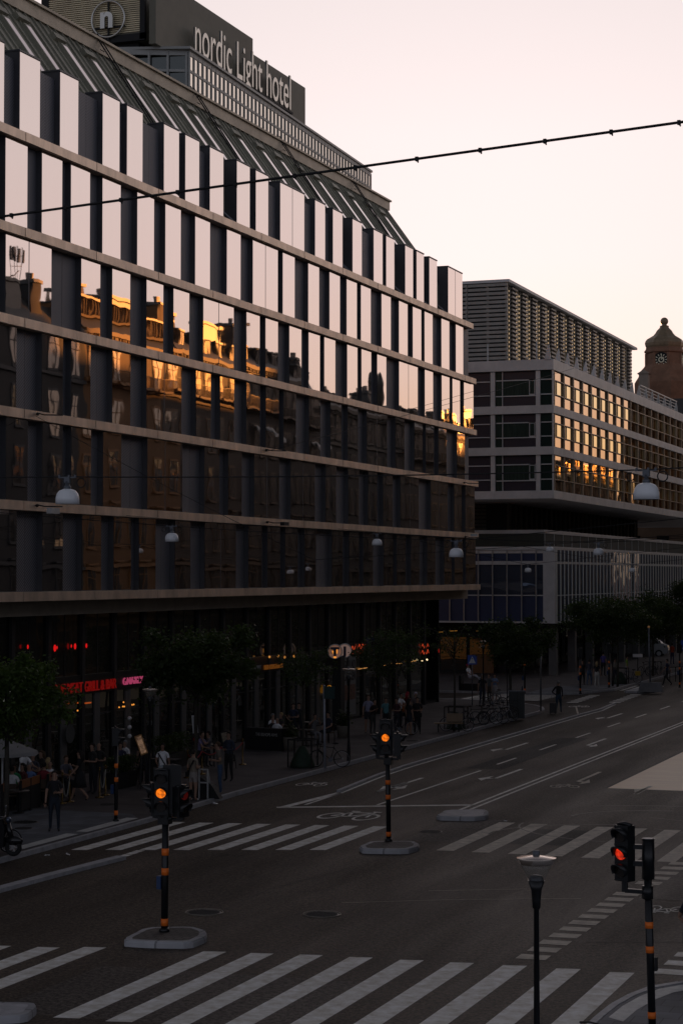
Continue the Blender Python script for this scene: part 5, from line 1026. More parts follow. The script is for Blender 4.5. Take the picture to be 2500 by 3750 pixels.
    bm = bmesh.new(); bm.from_mesh(nm)
    segs = [(V[a], V[b_], T[b_] if T[b_] != TP or T[a] != SK else TP, a, b_) for a, b_ in E_]
    for f in bm.faces:
        c = f.calc_center_median(); best = 9; ty = 1
        for a, b_, tt, ia, ib in segs:
            ab = b_-a; u = max(0, min(1, (c-a).dot(ab)/ab.length_squared)); dd = (c-(a+ab*u)).length/(Rr[ib][0]+.01)
            if dd < best: best = dd; ty = T[ia] if u < (.62 if (T[ia] == TP and T[ib] == SK) else .5) else T[ib]
        f.material_index = ty; f.smooth = True
    # face: nose and brow pulled forward, separate fingers rooted in the palms
    hp_ = V[ht]
    for p, r in ((Vector((0, -.088*k, -.015)), .016), (Vector((0, -.078*k, -.062)), .012), (Vector((.075*k, .0, -.02)), .016), (Vector((-.075*k, .0, -.02)), .016)):
        ret = bmesh.ops.create_icosphere(bm, subdivisions=1, radius=r, matrix=Matrix.Translation(hp_+p))
    for P, d, s in hands:
        P = P*k; side = d.cross(Vector((0, 1, .2))).normalized(); dn = side.cross(d).normalized()
        for j in range(5):
            off = (j-1.6)*.018 if j < 4 else -.036*1; L = (.07, .08, .075, .06, .05)[j]*k; b0 = P+side*off*k+(d*.03 if j < 4 else d*-.01); mid = b0+d*L*.55+(side*-.02 if j == 4 else dn*.004); tip = mid+d*L*.4+dn*.018
            for q0, q1, r0, r1 in ((b0, mid, .0095, .0085), (mid, tip, .0085, .006)):
                ax = (q1-q0); M_ = Matrix.Translation((q0+q1)/2) @ ax.to_track_quat('Z', 'Y').to_matrix().to_4x4(); bmesh.ops.create_cone(bm, cap_ends=True, segments=6, radius1=r0, radius2=r1, depth=ax.length*1.15, matrix=M_)
    bm.to_mesh(nm); bm.free()
    nm.name = 'body'; ob_ = bpy.data.objects.new('body', nm); COL.objects.link(ob_); ob_.parent = t
    if not bald or cap:
        mb = MB(); c = V[ht]+Vector((0, .012, .012)); mb.ball(c, (.086*k, .1*k, .095*k), 14)
        mb.v = [(v[0], v[1] if (v[2] > c.z+.03 or v[1] > c.y-.02) else c.y-.02+(v[1]-c.y+.02)*.1, v[2]) for v in mb.v]
        if longhair: mb.tube([c+Vector((0, .05, .02)), c+Vector((0, .085, -.14)), c+Vector((0, .1, -.3*k))], [.08*k, .085*k, .04], 10)
        if cap: mb.add([c+Vector((-.07, -.06, .045)), c+Vector((.07, -.06, .045)), c+Vector((.05, -.17, .03)), c+Vector((-.05, -.17, .03))], [(0,1,2,3)])
        mb.build('cap' if cap else 'hair', pm(cap) if cap else pm(HAIR[hair]), t)
    if skirt:
        mb = MB(); mb.lathe([(.12, .12), (.17, -.02), (.2, -.2), (.24, -.42)], (0, 0, ph*k), 14); mb.build('skirt', pm(bottom), t)
    if strap:
        mb = MB(); mb.bar(Vector((-.14, .125, ph+.5))*k, Vector((.17, .125, ph+.0))*k, .035); mb.bar(Vector((-.14, -.125-ln, ph+.5))*k, Vector((.17, -.125, ph+.0))*k, .035); mb.box(.13, -.1, (ph-.1)*k, .22, .14, (ph+.08)*k); mb.build('shoulder_bag', m_blackm, t)
    return t
def feet(f, x, y, z=PAV): return G(*f(x, y), z)
def hd(f, x, y, zh): g = G(*f(x, y), zh); return g       # ground spot of someone whose head is seen here
W = (.85, .86, .92); BK = (.015, .015, .018); NV = (.02, .03, .07); JE = (.05, .08, .15); BE = (.22, .18, .14)
def P_(g, label, **k): person(g.x, g.y, label, **k)
P_(feet(zA, 650, 1295), 'man in a black shirt and dark jeans standing on the grey slabs by the kerb', yaw=25, h=1.8, top=BK, bottom=(.015,.022,.035), hair='dark', arms=('down','front'))
P_(feet(zA, 955, 935), 'woman in a black dress walking past the gold rope posts with a phone', pose='walk', yaw=-70, h=1.7, top=BK, bottom=BK, skirt=True, shorts=True, longhair=True, arms=('phone','swing'))
seated = []
def sit(f, x, y, label, zh=1.3, **k):
    g = hd(f, x, y, zh); person(g.x, g.y, label, pose='sit', **k); seated.append((g.x, g.y, k.get('yaw', 0)))
sit(zA, 600, 530, 'bald man in a white T-shirt seated behind the standing man in black', top=W, bald=True, yaw=15, arms='lap')
sit(zA, 350, 590, 'grey haired man in a light blue shirt seated at the terrace rail', zh=1.2, top=(.12,.2,.42), hair='grey', yaw=30, arms='lap')
sit(zA, 165, 570, 'person in a green top with tanned face seated at the left of the terrace', top=(.03,.25,.1), hair='dark', skin=m_skin2, yaw=40, arms='lap')
sit(zA, 143, 690, 'person in a white shirt bent low in front of the green top at the rail', zh=1.05, top=W, hair='dark', yaw=200, arms='lap')
sit(zA, 275, 560, 'dark haired woman seated between the green top and the blue shirt', top=(.12,.03,.03), hair='dark', longhair=True, yaw=-20, arms='lap')
P_(hd(zA, 255, 360, 1.7), 'waiter in a white T-shirt leaning over the back terrace tables at the left', top=W, bottom=BK, yaw=70, lean=.15, arms='reach')
sit(zA, 395, 430, 'grey blond person in a dark shirt seated in the second terrace row', top=(.05,.05,.07), hair='blond', yaw=20, arms='cross')
sit(zA, 500, 400, 'woman with long dark hair at the back of the terrace', top=(.04,.03,.03), hair='brown', longhair=True, yaw=-30, arms='lap')
sit(zA, 575, 490, 'woman with long blond hair seated behind the bald man in white', top=(.05,.05,.05), hair='blond', longhair=True, yaw=190, arms='lap')
sit(zA, 525, 600, 'person in a dark red shirt seated left of the bald man', zh=1.15, top=(.2,.02,.03), hair='dark', yaw=200, arms='lap')
sit(zA, 760, 460, 'bearded man in a grey shirt with tattooed arm leaning to the rope post', top=(.12,.12,.15), hair='brown', yaw=60, lean=.12, arms='reach')
P_(hd(zA, 1185, 290, 1.7), 'bald man in a dark shirt standing behind the gold rope posts', top=(.02,.02,.02), bald=True, yaw=10, arms='front')
P_(hd(zA, 1110, 335, 1.6), 'dark haired man half hidden left of the bald man in dark', top=(.03,.03,.03), yaw=-30, arms='front')
sit(zA, 1500, 275, 'person in a white shirt seated by the hedge behind the slim signal post', top=W, hair='grey', yaw=-20, arms='lap')
sit(zA, 1440, 300, 'dark haired person seated left of the white shirt by the hedge', top=(.05,.05,.1), yaw=30, arms='lap')
P_(hd(zB, 400, 290, 1.75), 'person in black with sunglasses behind the lit framed menu', top=BK, yaw=10, arms='down')
sit(zB, 425, 400, 'bearded man seated just behind the lit framed menu', top=BK, yaw=-10, arms='lap')
P_(hd(zB, 615, 390, 1.65), 'man in a white T-shirt with a dark chest strap by the planters', top=W, bottom=(.4,.45,.5), shorts=True, skin=m_skin2, strap=True, yaw=10, h=1.72, arms=('lap','down'))
P_(feet(zB, 960, 985), 'man in a beige T-shirt and light shorts with a black bag strap, seen from behind', yaw=165, top=BE, bottom=(.3,.27,.25), shorts=True, strap=True, shoe=m_shoew, h=1.72, arms='front')
P_(feet(zB, 1275, 905), 'balding man in a grey brown T-shirt, blue jeans and white shoes looking down', yaw=-70, top=(.14,.12,.1), bottom=(.05,.09,.17), shoe=m_shoew, hair='brown', h=1.8, arms='front', lean=.06)
sit(zB, 1035, 250, 'man in a lilac shirt seated behind the tall pale notice board', top=(.22,.2,.35), yaw=80, arms='reach', lean=.1)
sit(zB, 1145, 250, 'bearded man raising a glass between the two pavement boards', top=(.12,.11,.12), yaw=-60, arms='up')
P_(hd(zB, 1375, 245, 1.78), 'man with glasses in a dark blue jacket standing by the easel board', top=(.04,.05,.08), bottom=BK, short=False, yaw=-10, h=1.82, arms='front')
sit(zC, 385, 715, 'grey haired man in a white shirt at the back of the pub table', top=W, hair='grey', yaw=60, arms='lap')
sit(zC, 385, 765, 'bald man in a black shirt seated behind the pub screen', top=BK, bald=True, yaw=190, arms='lap')
sit(zC, 448, 775, 'bald man in a white T-shirt seated behind the pub screen', top=W, bald=True, yaw=175, arms='lap')
sit(zC, 510, 700, 'person with blond curly hair at the pub table', top=(.05,.04,.04), hair='blond', yaw=-40, arms='lap')
sit(zC, 675, 675, 'woman in a sleeveless top lifting her hand at the pub table', top=(.03,.03,.03), hair='brown', yaw=-60, arms=('lap','up'))
P_(hd(zC, 682, 585, 1.6), 'man in a dark blue shirt standing behind the woman at the pub table', top=(.02,.03,.06), yaw=20, arms='front')
P_(hd(zC, 765, 530, 1.75), 'dark clothed person standing in the pub doorway', top=(.025,.025,.03), yaw=0, arms='down')
sit(zC, 965, 715, 'man in a grey T-shirt and light trousers seated with his hands to his face', top=(.15,.15,.16), bottom=(.2,.2,.22), yaw=50, arms='up', lean=.12)
sit(zC, 1185, 690, 'person in dark clothes seated beside the white pole', top=(.03,.03,.05), yaw=-20, arms='lap')
P_(feet(zD, 305, 1125), 'bearded man in a pale lilac shirt and dark shorts waiting by the shop glass', yaw=30, top=(.28,.28,.4), bottom=(.03,.03,.04), shorts=True, hair='brown', h=1.85)
P_(feet(zD, 370, 1140), 'man in a black T-shirt bent over his phone beside the lilac shirt', yaw=60, top=(.02,.012,.012), bottom=(.05,.05,.05), h=1.68, arms='phone', lean=.1)
P_(feet(zD, 560, 1120), 'woman in a teal T-shirt standing behind the middle traffic light', yaw=15, top=(.1,.25,.28), bottom=BK, longhair=True, h=1.7)
P_(feet(zD, 715, 1120), 'woman in a dark maroon shirt holding a bicycle', yaw=-20, top=(.07,.03,.04), bottom=(.02,.025,.04), h=1.68, arms='front')
P_(hd(zD, 750, 625, 1.6), 'man in a white T-shirt partly hidden behind the woman in maroon', yaw=70, top=W, hair='dark', lean=.08, arms='reach')
sit(zD, 830, 650, 'person in an orange top seated against the shop window', zh=1.35, top=(.4,.12,.02), hair='blond', yaw=10, arms='lap')
P_(hd(zD, 870, 580, 1.7), 'red haired woman standing in the group by the glass corner', top=(.12,.03,.02), hair='red', longhair=True, yaw=160)
P_(feet(zD, 890, 1150), 'person in a dark T-shirt and shorts seen from behind near the glass corner', yaw=150, top=(.025,.025,.03), bottom=(.03,.035,.05), shorts=True, longhair=True, h=1.72)
P_(feet(zD, 1010, 1140), 'man in black trousers and shirt with a shoulder bag near the glass corner', yaw=20, top=BK, bottom=BK, strap=True, h=1.78, arms='front')
P_(hd(zD, 985, 570, 1.75), 'man in a white cap and grey shirt behind the man in black', top=(.12,.1,.1), cap=(.6,.55,.65), yaw=30)
g = PY(*zE(370, 640), 124.9); person(g.x, g.y, 'person in white clothes and a red cap reclining on the dark street bench', pose='recline', yaw=80, top=W, bottom=(.5,.5,.55), shoe=m_shoew, cap=(.5,.01,.05), lean=-.1, arms='lap')
P_(feet(zE, 520, 890), 'tall person in dark clothes standing behind the parked bicycles', yaw=20, top=(.03,.03,.04), bottom=(.03,.04,.07), hair='grey', h=1.82)
P_(feet(zE, 600, 860), 'person in a grey top right beside the tall person behind the bicycles', yaw=-30, top=(.12,.13,.14), bottom=(.1,.08,.06), h=1.72)
P_(feet(zE, 660, 850), 'woman in a pale patterned dress and blue jacket behind the bicycles', yaw=20, top=(.2,.28,.45), bottom=(.35,.33,.33), skirt=True, shorts=True, longhair=True, h=1.68, arms='phone')
g = feet(zE, 1393, 960); person(g.x, g.y, 'man in a black jacket walking away pulling a suitcase', pose='walk', yaw=185, h=1.82, top=BK, bottom=(.03,.06,.1), short=False, hair='grey', arms=('swing','hip'), z=0.005)
P_(feet(zF, 285, 905), 'person in dark clothes behind the left slim signal post across the side street', yaw=20, top=(.03,.03,.03), bottom=BK, h=1.7)
P_(feet(zF, 372, 912), 'person in a grey jacket and blue jeans walking away under the podium', pose='walk', yaw=180, top=(.06,.06,.08), bottom=(.06,.1,.18), short=False, h=1.8)
P_(feet(zF, 470, 925), 'woman with long blond hair and white trousers walking away', pose='walk', yaw=185, top=BK, bottom=(.5,.5,.48), shoe=m_shoew, hair='blond', longhair=True, h=1.72)
P_(feet(zF, 550, 790), 'person in a violet blue shirt farther along the pavement', yaw=170, top=(.08,.07,.3), bottom=BK, h=1.8)
P_(feet(zF, 665, 915), 'person in a light top beside the cone headed lamp under the far tree', yaw=30, top=(.3,.28,.25), bottom=(.05,.06,.1), h=1.72) if 0 else None
P_(feet(zF, 700, 880), 'person in a light top behind the lamp post under the far tree', yaw=30, top=(.3,.28,.25), bottom=(.05,.06,.1), h=1.72)
g = feet(zF, 1370, 915, .1); person(g.x, g.y, 'man in a navy shirt and black trousers striding across the far island', pose='walk', yaw=-90, h=1.85, top=NV, bottom=BK, arms='swing', z=.1)
P_(feet(zF, 1430, 640), 'person in a bright orange vest by the silver van', yaw=160, top=(.65,.1,.03), bottom=(.05,.05,.12), h=1.8)
P_(feet(zF, 850, 830), 'cyclist in a lime green vest behind the bicycle with the yellow bag', yaw=100, top=(.2,.35,.05), bottom=(.3,.3,.3), h=1.7)
g = G(2520, 3600); person(g.x, g.y, 'person in dark blue clothes cut off by the right edge of the picture', yaw=120, top=(.02,.02,.03), bottom=(.02,.04,.08), h=1.8, arms='hip', z=0.005)

# ------------------------------------------------------------------ chairs, tables, terrace things
ch0 = None
for k, (x, y, yw) in enumerate(seated):
    if ch0 is None:
        ch0 = thing('cafe_chair', '', 'chair'); mb = MB(); mb.box(-.21, -.22, .44, .21, .2, .48); mb.build('seat', M('chair_wood', (.08, .05, .03), .6), ch0); mb = MB(); mb.box(-.2, .2, .55, .2, .23, .86); mb.build('backrest', MATS['chair_wood'], ch0)
        for sx_ in (-.19, .19):
            for sy_ in (-.2, .2): mb = MB(); mb.bar((sx_, sy_, 0), (sx_, sy_, .44 if sy_ < 0 else .86), .03); mb.build('leg', m_blackm, ch0)
        c = ch0
    else: c = copy_tree(ch0)
    c.location = (x, y, PAV); c.rotation_euler = (0, 0, rad(yw)); c['label'] = 'dark cafe chair under a seated guest on the hotel pavement'; c['group'] = 'chairs of seated guests'
def G_(f, x, y, z=PAV): return G(*f(x, y), z)
def table(g, label, r=.36, z=.74):
    t = thing('cafe_table', label, 'table', (g.x, g.y, PAV), group='small round cafe tables'); mb = MB(); mb.lathe([(r, z-.03), (r, z), (.01, z)], n=20); mb.build('tabletop', M('table_top', (.1, .08, .07), .3), t); mb = MB(); mb.lathe([(.2, 0), (.2, .02), (.03, .04), (.03, z-.03)], n=12); mb.build('leg', m_blackm, t)
    mb = MB(); mb.lathe([(.03, z), (.035, z+.12)], (.1, .05, 0), 8); return t
for f, x, y, lab in ((zA, 220, 800, 'round table between the green top and the blue shirt'), (zA, 450, 640, 'round table in the second terrace row'), (zA, 680, 620, 'round table by the man in grey and the rope post'), (zA, 1330, 520, 'round table by the hedge left of the lit menu'), (zB, 1090, 330, 'round table between the lilac shirt and the bearded man'), (zC, 620, 850, 'round table before the pub'), (zC, 860, 870, 'round table beside the man in grey'), (zC, 800, 760, 'round table near the pub door')):
    table(G(*f(x, y), .86), lab)
def rail(g0, g1, label):
    t = thing('terrace_screen', label, 'screen', (g0.x, g0.y, PAV)); d = g1-g0; mb = MB(); mb.bar((0, 0, .93), (d.x, d.y, .93), .05, .26); mb.build('top_board', M('orange_wood', (.28, .1, .03), .5, var=.2), t)
    mb = MB(); mb.bar((0, 0, .45), (d.x, d.y, .45), .04, .75); mb.build('panel', m_blackm, t)
    for k in range(3): q = d*(k/2); mb = MB(); mb.bar((q.x, q.y, 0), (q.x, q.y, 1.05), .07); mb.build('post', m_blackm, t)
g1 = G_(zA, 245, 1080); g2 = G_(zA, 470, 1000); rail(g1, g2, 'dark terrace screen with an orange top board below the light blue shirt')
g3 = G_(zA, 20, 1130); rail(g3, g1+Vector((-.3, -.3, 0)), 'dark terrace screen with an orange top board at the left edge'); rail(g2+Vector((.1, .4, 0)), G_(zA, 640, 940), 'short terrace screen with orange top behind the man in black')
def stanch(g, label):
    t = thing('rope_post', label, 'rope post', (g.x, g.y, PAV), group='brass rope posts'); mb = MB(); mb.lathe([(.16, 0), (.15, .03), (.025, .05), (.022, .92), (.035, .94), (.035, .97), (.02, .99)], n=12); mb.ball((0, 0, 1.02), .04, 10); mb.build('post', M('brass', (.22, .14, .04), .25, .9, var=.05), t); return t
SP = [(zA, 745, 960, 'brass rope post left of the tattooed man'), (zA, 835, 940, 'brass rope post right beside the tattooed man'), (zA, 1190, 890, 'brass rope post right of the woman in the black dress'), (zA, 1262, 860, 'brass rope post left of the slim signal post'), (zB, 900, 720, 'brass rope post behind the man in beige shorts'), (zB, 1065, 680, 'brass rope post with red rope under the pale notice board'), (zB, 1530, 570, 'brass rope post at the far right end of the red rope')]
sp = []
for f, x, y, lab in SP: g = G_(f, x, y); stanch(g, lab); sp.append(g)
def rope(a, b_, col, label, sag=.45):
    t = thing('barrier_rope', label, 'rope', (a.x, a.y, PAV)); pts = [(Vector(a).lerp(b_, k/12)-Vector(a)) for k in range(13)]; mb = MB(); mb.tube([Vector((p.x, p.y, .9-sag*4*(k/12)*(1-k/12))) for k, p in enumerate(pts)], .022, 7); mb.build('cord', col, t)
rr_ = M('red_rope', (.3, .01, .02), .7); wr_ = M('pale_rope', (.3, .29, .26), .7)
rope(sp[0], sp[1], wr_, 'pale rope hanging deep between the two left brass posts', .7); rope(sp[2], sp[3], wr_, 'pale rope between the brass posts right of the walking woman', .6); rope(sp[4], sp[5], rr_, 'red rope rising behind the man in beige shorts', .25); rope(sp[5], sp[5]+Vector((.1, 1.6, 0)), rr_, 'short red rope under the notice board', .2); rope(sp[6]+Vector((0, -2.2, 0)), sp[6], rr_, 'red rope by the easel board', .25)
g_menu = M('menu_lit', (.2, .12, .08), .5, var=.95, scale=9, emit=(1., .6, .35), es=.0)
n_ = g_menu.node_tree.nodes; l_ = g_menu.node_tree.links
r_ = [x for x in n_ if x.type == 'VALTORGB'][0]; r_.color_ramp.elements[0].color = (.03, .01, .01, 1); r_.color_ramp.elements[1].color = (1, .6, .35, 1); l_.new(r_.outputs[0], n_['Principled BSDF'].inputs['Emission Color']); n_['Principled BSDF'].inputs['Emission Strength'].default_value = .16
def board(g, z0, hgt, w, tilt, label, mat, frame, name='menu_board', legs=True, rz=20):
    t = thing(name, label, 'sign board', (g.x, g.y, PAV), rad(rz)); mb = MB(); mb.T = Matrix.Translation((0, 0, z0)) @ Matrix.Rotation(tilt, 4, 'Y'); mb.box(-w/2, -.02, 0, w/2, .02, hgt, 0); mb.box(-w/2+.04, -.025, .05, w/2-.04, -.02, hgt-.05, 1)
    mb.build('board', [frame, mat], t)
    if legs: mb = MB(); mb.bar((-.15, 0, 0), (-.1, 0, z0+.3), .035); mb.bar((.2, .0, 0), (.12, 0, z0+.3), .035); mb.bar((0, .4, 0), (0, .02, z0+.6), .035); mb.build('stand', m_blackm, t)
board(G_(zB, 405, 850), 1.25, .72, .27, rad(-20), 'lit framed food menu leaning on a stand by the planters', g_menu, M('gold_frame', (.4, .2, .05), .4))
g = G_(zB, 1000, 560); board(PY(*zB(992, 420), g.y), 1.25, .72, .22, rad(-5), 'tall pale notice board with a red mark behind the rope posts', M('pale_board', (.32, .33, .35), .5, var=.1), m_lgrey, 'notice_board'); t_ = thing('red_mark', 'small glowing red mark on the tall pale notice board', 'sign', PY(*zB(978, 278), g.y-.06)); mb = MB(); mb.ball((0, 0, 0), (.04, .01, .08), 8); mb.build('mark', g_red, t_)
board(G_(zB, 1400, 610), .25, 1.25, .32, rad(-14), 'narrow easel menu board beside the man in the blue jacket', M('easel_menu', (.25, .2, .14), .5, var=.7, scale=10), m_blackm, 'easel_board')
def hedge(a, b_, label, zt=1.15, n=1600, seed=2):
    t = thing('planter_hedge', label, 'planter', (a.x, a.y, PAV)); d = b_-a; d.z = 0; mb = MB(); mb.bar((0, 0, .28), (d.x, d.y, .28), .5, .56); mb.build('planter_box', m_blackm, t); R_ = random.Random(seed); mb = MB()
    for k in range(n):
        p = d*R_.random()+Vector((R_.gauss(0, .17), R_.gauss(0, .17), .56+R_.random()**.7*(zt-.56))); e = Vector((R_.uniform(-1, 1), R_.uniform(-1, 1), R_.uniform(-1, 1))).normalized()*.09; q = e.cross(Vector((R_.uniform(-1, 1), R_.uniform(-1, 1), .3))).normalized()*.03; mb.add([p, p+e*.5+q, p+e, p+e*.5-q], [(0,1,2,3)])
    mb.build('hedge', m_leafd, t)
hedge(G_(zB, 560, 640), G_(zB, 870, 560), 'dark leafy hedge in a box between the lit menu and the man in beige', 1.3); hedge(G_(zA, 1330, 790), G_(zA, 1560, 740), 'low dark hedge box behind the slim signal post', 1.1, seed=4)
g = G_(zC, 20, 1150); g2 = G_(zC, 540, 1180); t = thing('pub_screen', 'long black planter screen lettered THE BISHOPS ARMS before the pub', 'screen', (g.x, g.y, PAV)); d = g2-g; mb = MB(); mb.bar((0, 0, .48), (d.x, d.y, .48), .35, .96); mb.build('panel', m_blackm, t)
L_ = d.length; o = lettering('THE BISHOPS ARMS', .2, .004, M('sign_grey', (.4, .4, .38), .6), t, 'lettering'); ww = max(v.co.x for v in o.data.vertices); an = math.atan2(d.y, d.x); nv = Vector((math.sin(an), -math.cos(an), 0)); o.data.transform(Matrix.Translation(Vector((d.x, d.y, 0))*.3+nv*.19+Vector((0, 0, .62))) @ Matrix.Rotation(an, 4, 'Z') @ Matrix.Rotation(PI/2, 4, 'X') @ Matrix.Diagonal((L_*.6/ww, 1, 1, 1)))
def pot(g, label, plant=True, seed=6, s=1.):
    t = thing('plant_pot', label, 'plant pot', (g.x, g.y, PAV)); mb = MB(); mb.lathe([(.26*s, 0), (.33*s, .55*s), (.33*s, .6*s), (.29*s, .6*s), (.28*s, .52*s), (.01, .5*s)], n=18); mb.build('pot', M('pot_clay', (.2, .18, .15), .7, var=.15), t); R_ = random.Random(seed); mb = MB()
    for k in range(500): p = Vector((R_.gauss(0, .15), R_.gauss(0, .15), .55+abs(R_.gauss(0, .3)))); e = Vector((R_.uniform(-1, 1), R_.uniform(-1, 1), R_.uniform(0, 1))).normalized()*.16; q = e.cross(Vector((1, .3, .2))).normalized()*.03; mb.add([p, p+e*.5+q, p+e, p+e*.5-q], [(0,1,2,3)])
    mb.build('plant', m_leafd, t)
pot(G_(zC, 625, 1175), 'large pale pot with a dark shrub at the end of the pub screen'); pot(G_(zC, 1395, 990), 'pale pot with a small shrub beside the entrance column', seed=9, s=.95)
t = thing('parasol', 'white cafe parasol corner behind the leftmost tree', 'parasol', hd(zA, 30, 300, 2.2)); mb = MB(); mb.lathe([(1.2, -.2), (1.15, -.1), (.05, .35), (.01, .36)], n=8, sm=False); mb.build('canopy', M('canvas', (.28, .28, .28), .8), t); mb = MB(); mb.cyl((0, 0, -2.05), (0, 0, .3), .03); mb.build('pole', m_white, t)
g = G_(zB, 1100, 960); t = thing('folding_frame', 'grey metal folding stand with a black bag beside the man in beige shorts', 'stand', (g.x, g.y, PAV)); mb = MB()
for a, b_ in (((-.22, 0, 0), (-.22, 0, 1.0)), ((.1, 0, 0), (.1, 0, 1.0)), ((-.22, 0, 1.0), (.1, 0, 1.0)), ((-.22, 0, .55), (.1, 0, .55)), ((.1, .35, 0), (.1, 0, 1.0))): mb.bar(a, b_, .045)
mb.build('frame', m_lgrey, t); mb = MB(); mb.prism([(-.6, .1, 0), (.5, .1, 0), (.2, .1, .45), (-.25, .1, .75)], (0, .3, 0)); mb.build('bag', m_blackm, t)
g = G_(zB, 640, 800); t = thing('waste_bin', 'dark box table behind the left traffic light', 'cabinet', (g.x, g.y, PAV)); mb = MB(); mb.box(-.5, -.3, .0, .5, .3, .9); mb.box(-.55, -.35, .9, .55, .35, .95); mb.build('body', m_blackm, t)

# ------------------------------------------------------------------ bicycles
m_tyre = M('tyre', (.012, .012, .012), .8); m_rim = M('rim_metal', (.35, .35, .36), .3, .8)
def bicycle(x, y, label, yaw, col=(.02, .02, .02), steer=0, z=PAV, lean_=0, basket=False, drop=False):
    t = thing('bicycle', label, 'bicycle', (x, y, z), rad(yaw), 'parked bicycles'); t.rotation_euler = (rad(lean_), 0, rad(yaw)); fm = M('frame_%d%d%d' % tuple(int(c*99) for c in col), col, .35, .2)
    R = .34; parts = [('wheel', -.52, 0), ('wheel', .52, steer)]
    for nm, cx, st in parts:
        T_ = Matrix.Translation((cx, 0, R)) @ Matrix.Rotation(rad(st), 4, 'Z'); mb = MB(); mb.T = T_; mb.ring((0, 0, 0), R-.02, .02, 'y', 30, 6, 0); mb.ring((0, 0, 0), R-.045, .01, 'y', 30, 4, 1)
        for k in range(10): a = k*PI/10; mb.bar((-(R-.05)*math.cos(a), 0, -(R-.05)*math.sin(a)), ((R-.05)*math.cos(a), 0, (R-.05)*math.sin(a)), .004, m=1)
        mb.ball((0, 0, 0), .035, 8, 1); mb.build('wheel', [m_tyre, m_rim], t)
    mb = MB(); bb_, st_, hd_, hb = (-.06, 0, .3), (-.2, 0, .78), (.36, 0, .82), (.40, 0, .68)
    for a, b_ in ((bb_, st_), (st_, hd_), (bb_, hb), (hd_, hb), (bb_, (-.52, 0, R)), (st_, (-.52, 0, R))): mb.cyl(a, b_, .017, n=7)
    for s in (-.05, .05): mb.cyl(hb, (.52+.0, s, R), .013, n=6)
    mb.cyl(hd_, (.35, 0, .98), .014, n=6); mb.cyl(st_, (-.23, 0, .93), .014, n=6); mb.build('frame', fm, t)
    mb = MB(); mb.T = Matrix.Translation((.36, 0, 1.0)) @ Matrix.Rotation(rad(steer), 4, 'Z')
    if drop: mb.tube([(.1, -.2, -.1), (.16, -.2, -.02), (.1, -.2, .02), (0, 0, 0), (.1, .2, .02), (.16, .2, -.02), (.1, .2, -.1)], .013, 6)
    else: mb.tube([(-.1, -.3, .02), (0, -.18, .02), (.02, 0, 0), (0, .18, .02), (-.1, .3, .02)], .014, 6)
    mb.build('handlebar', m_blackm, t); mb = MB(); mb.ball((-.25, 0, .95), (.14, .07, .035), 8); mb.build('saddle', m_blackm, t)
    mb = MB(); mb.tube([(-.06, -.05, .3), (-.06, .05, .3)], .09, 12); mb.bar((-.06, -.07, .3), (.06, -.07, .18), .02); mb.bar((-.06, .07, .3), (-.18, .07, .42), .02); mb.build('crank', m_grey, t)
    if basket: mb = MB(); mb.box(-.7, -.17, .55, -.35, .17, .85); mb.build('pannier', M('pannier', (.45, .3, .02), .6) if basket == 2 else m_blackm, t)
g = G_(zc, 705, 1150); bicycle(g.x, g.y, 'black mountain bicycle leaning on the white pole beside the young tree', 193, steer=38, lean_=0)
for f, x, y, yw, lab, col, dr in ((zE, 225, 1190, 12, 'road bicycle with drop handlebars behind the street bench', (.03,.03,.04), True), (zE, 430, 1115, -10, 'black bicycle at the left end of the parked row', (.02,.02,.02), False), (zE, 560, 1110, 20, 'dark bicycle second from the left in the parked row', (.03,.02,.02), False), (zE, 645, 1105, 35, 'bicycle with a dark basket in the middle of the parked row', (.02,.03,.04), False), (zE, 745, 1080, 15, 'silver bicycle with a pale rear wheel near the cabinet', (.35,.35,.36), False), (zE, 800, 1060, 50, 'dark bicycle tucked against the grey cabinet', (.02,.02,.02), False), (zE, 650, 930, 5, 'bicycle in the back row left of the cabinet', (.1,.1,.12), False), (zE, 760, 900, 12, 'bicycle in the back row touching the cabinet', (.2,.2,.22), False)):
    g = G_(f, x, y); bicycle(g.x, g.y, lab, yw, col, drop=dr, steer=random.uniform(-25, 25))
g = G_(zF, 895, 880); bicycle(g.x, g.y, 'dark bicycle with a yellow pannier near the far tree guard', 200, (.03,.03,.05), basket=2)
for k, (x, y) in enumerate(((1090, 775), (1160, 778), (1225, 775), (1290, 770))): g = G_(zF, x, y); bicycle(g.x, g.y, ('leftmost', 'second', 'third', 'rightmost')[k]+' of the four bicycles parked before the silver van', 60+k*12, (.03,.03,.03))
g = G_(zD, 770, 1150); bicycle(g.x, g.y, 'dark bicycle held by the woman in maroon', 25, (.02,.02,.03))
g = G(2168, 3741, 1.17); bicycle(g.x, g.y-.35, 'dark bicycle whose handlebar shows at the bottom edge', 70, (.03,.03,.03), steer=0)
g = G_(zA, -30, 1560); bicycle(g.x-.2, g.y, 'pale bicycle cut off at the left edge beside the scooter', 20, (.3,.3,.32))
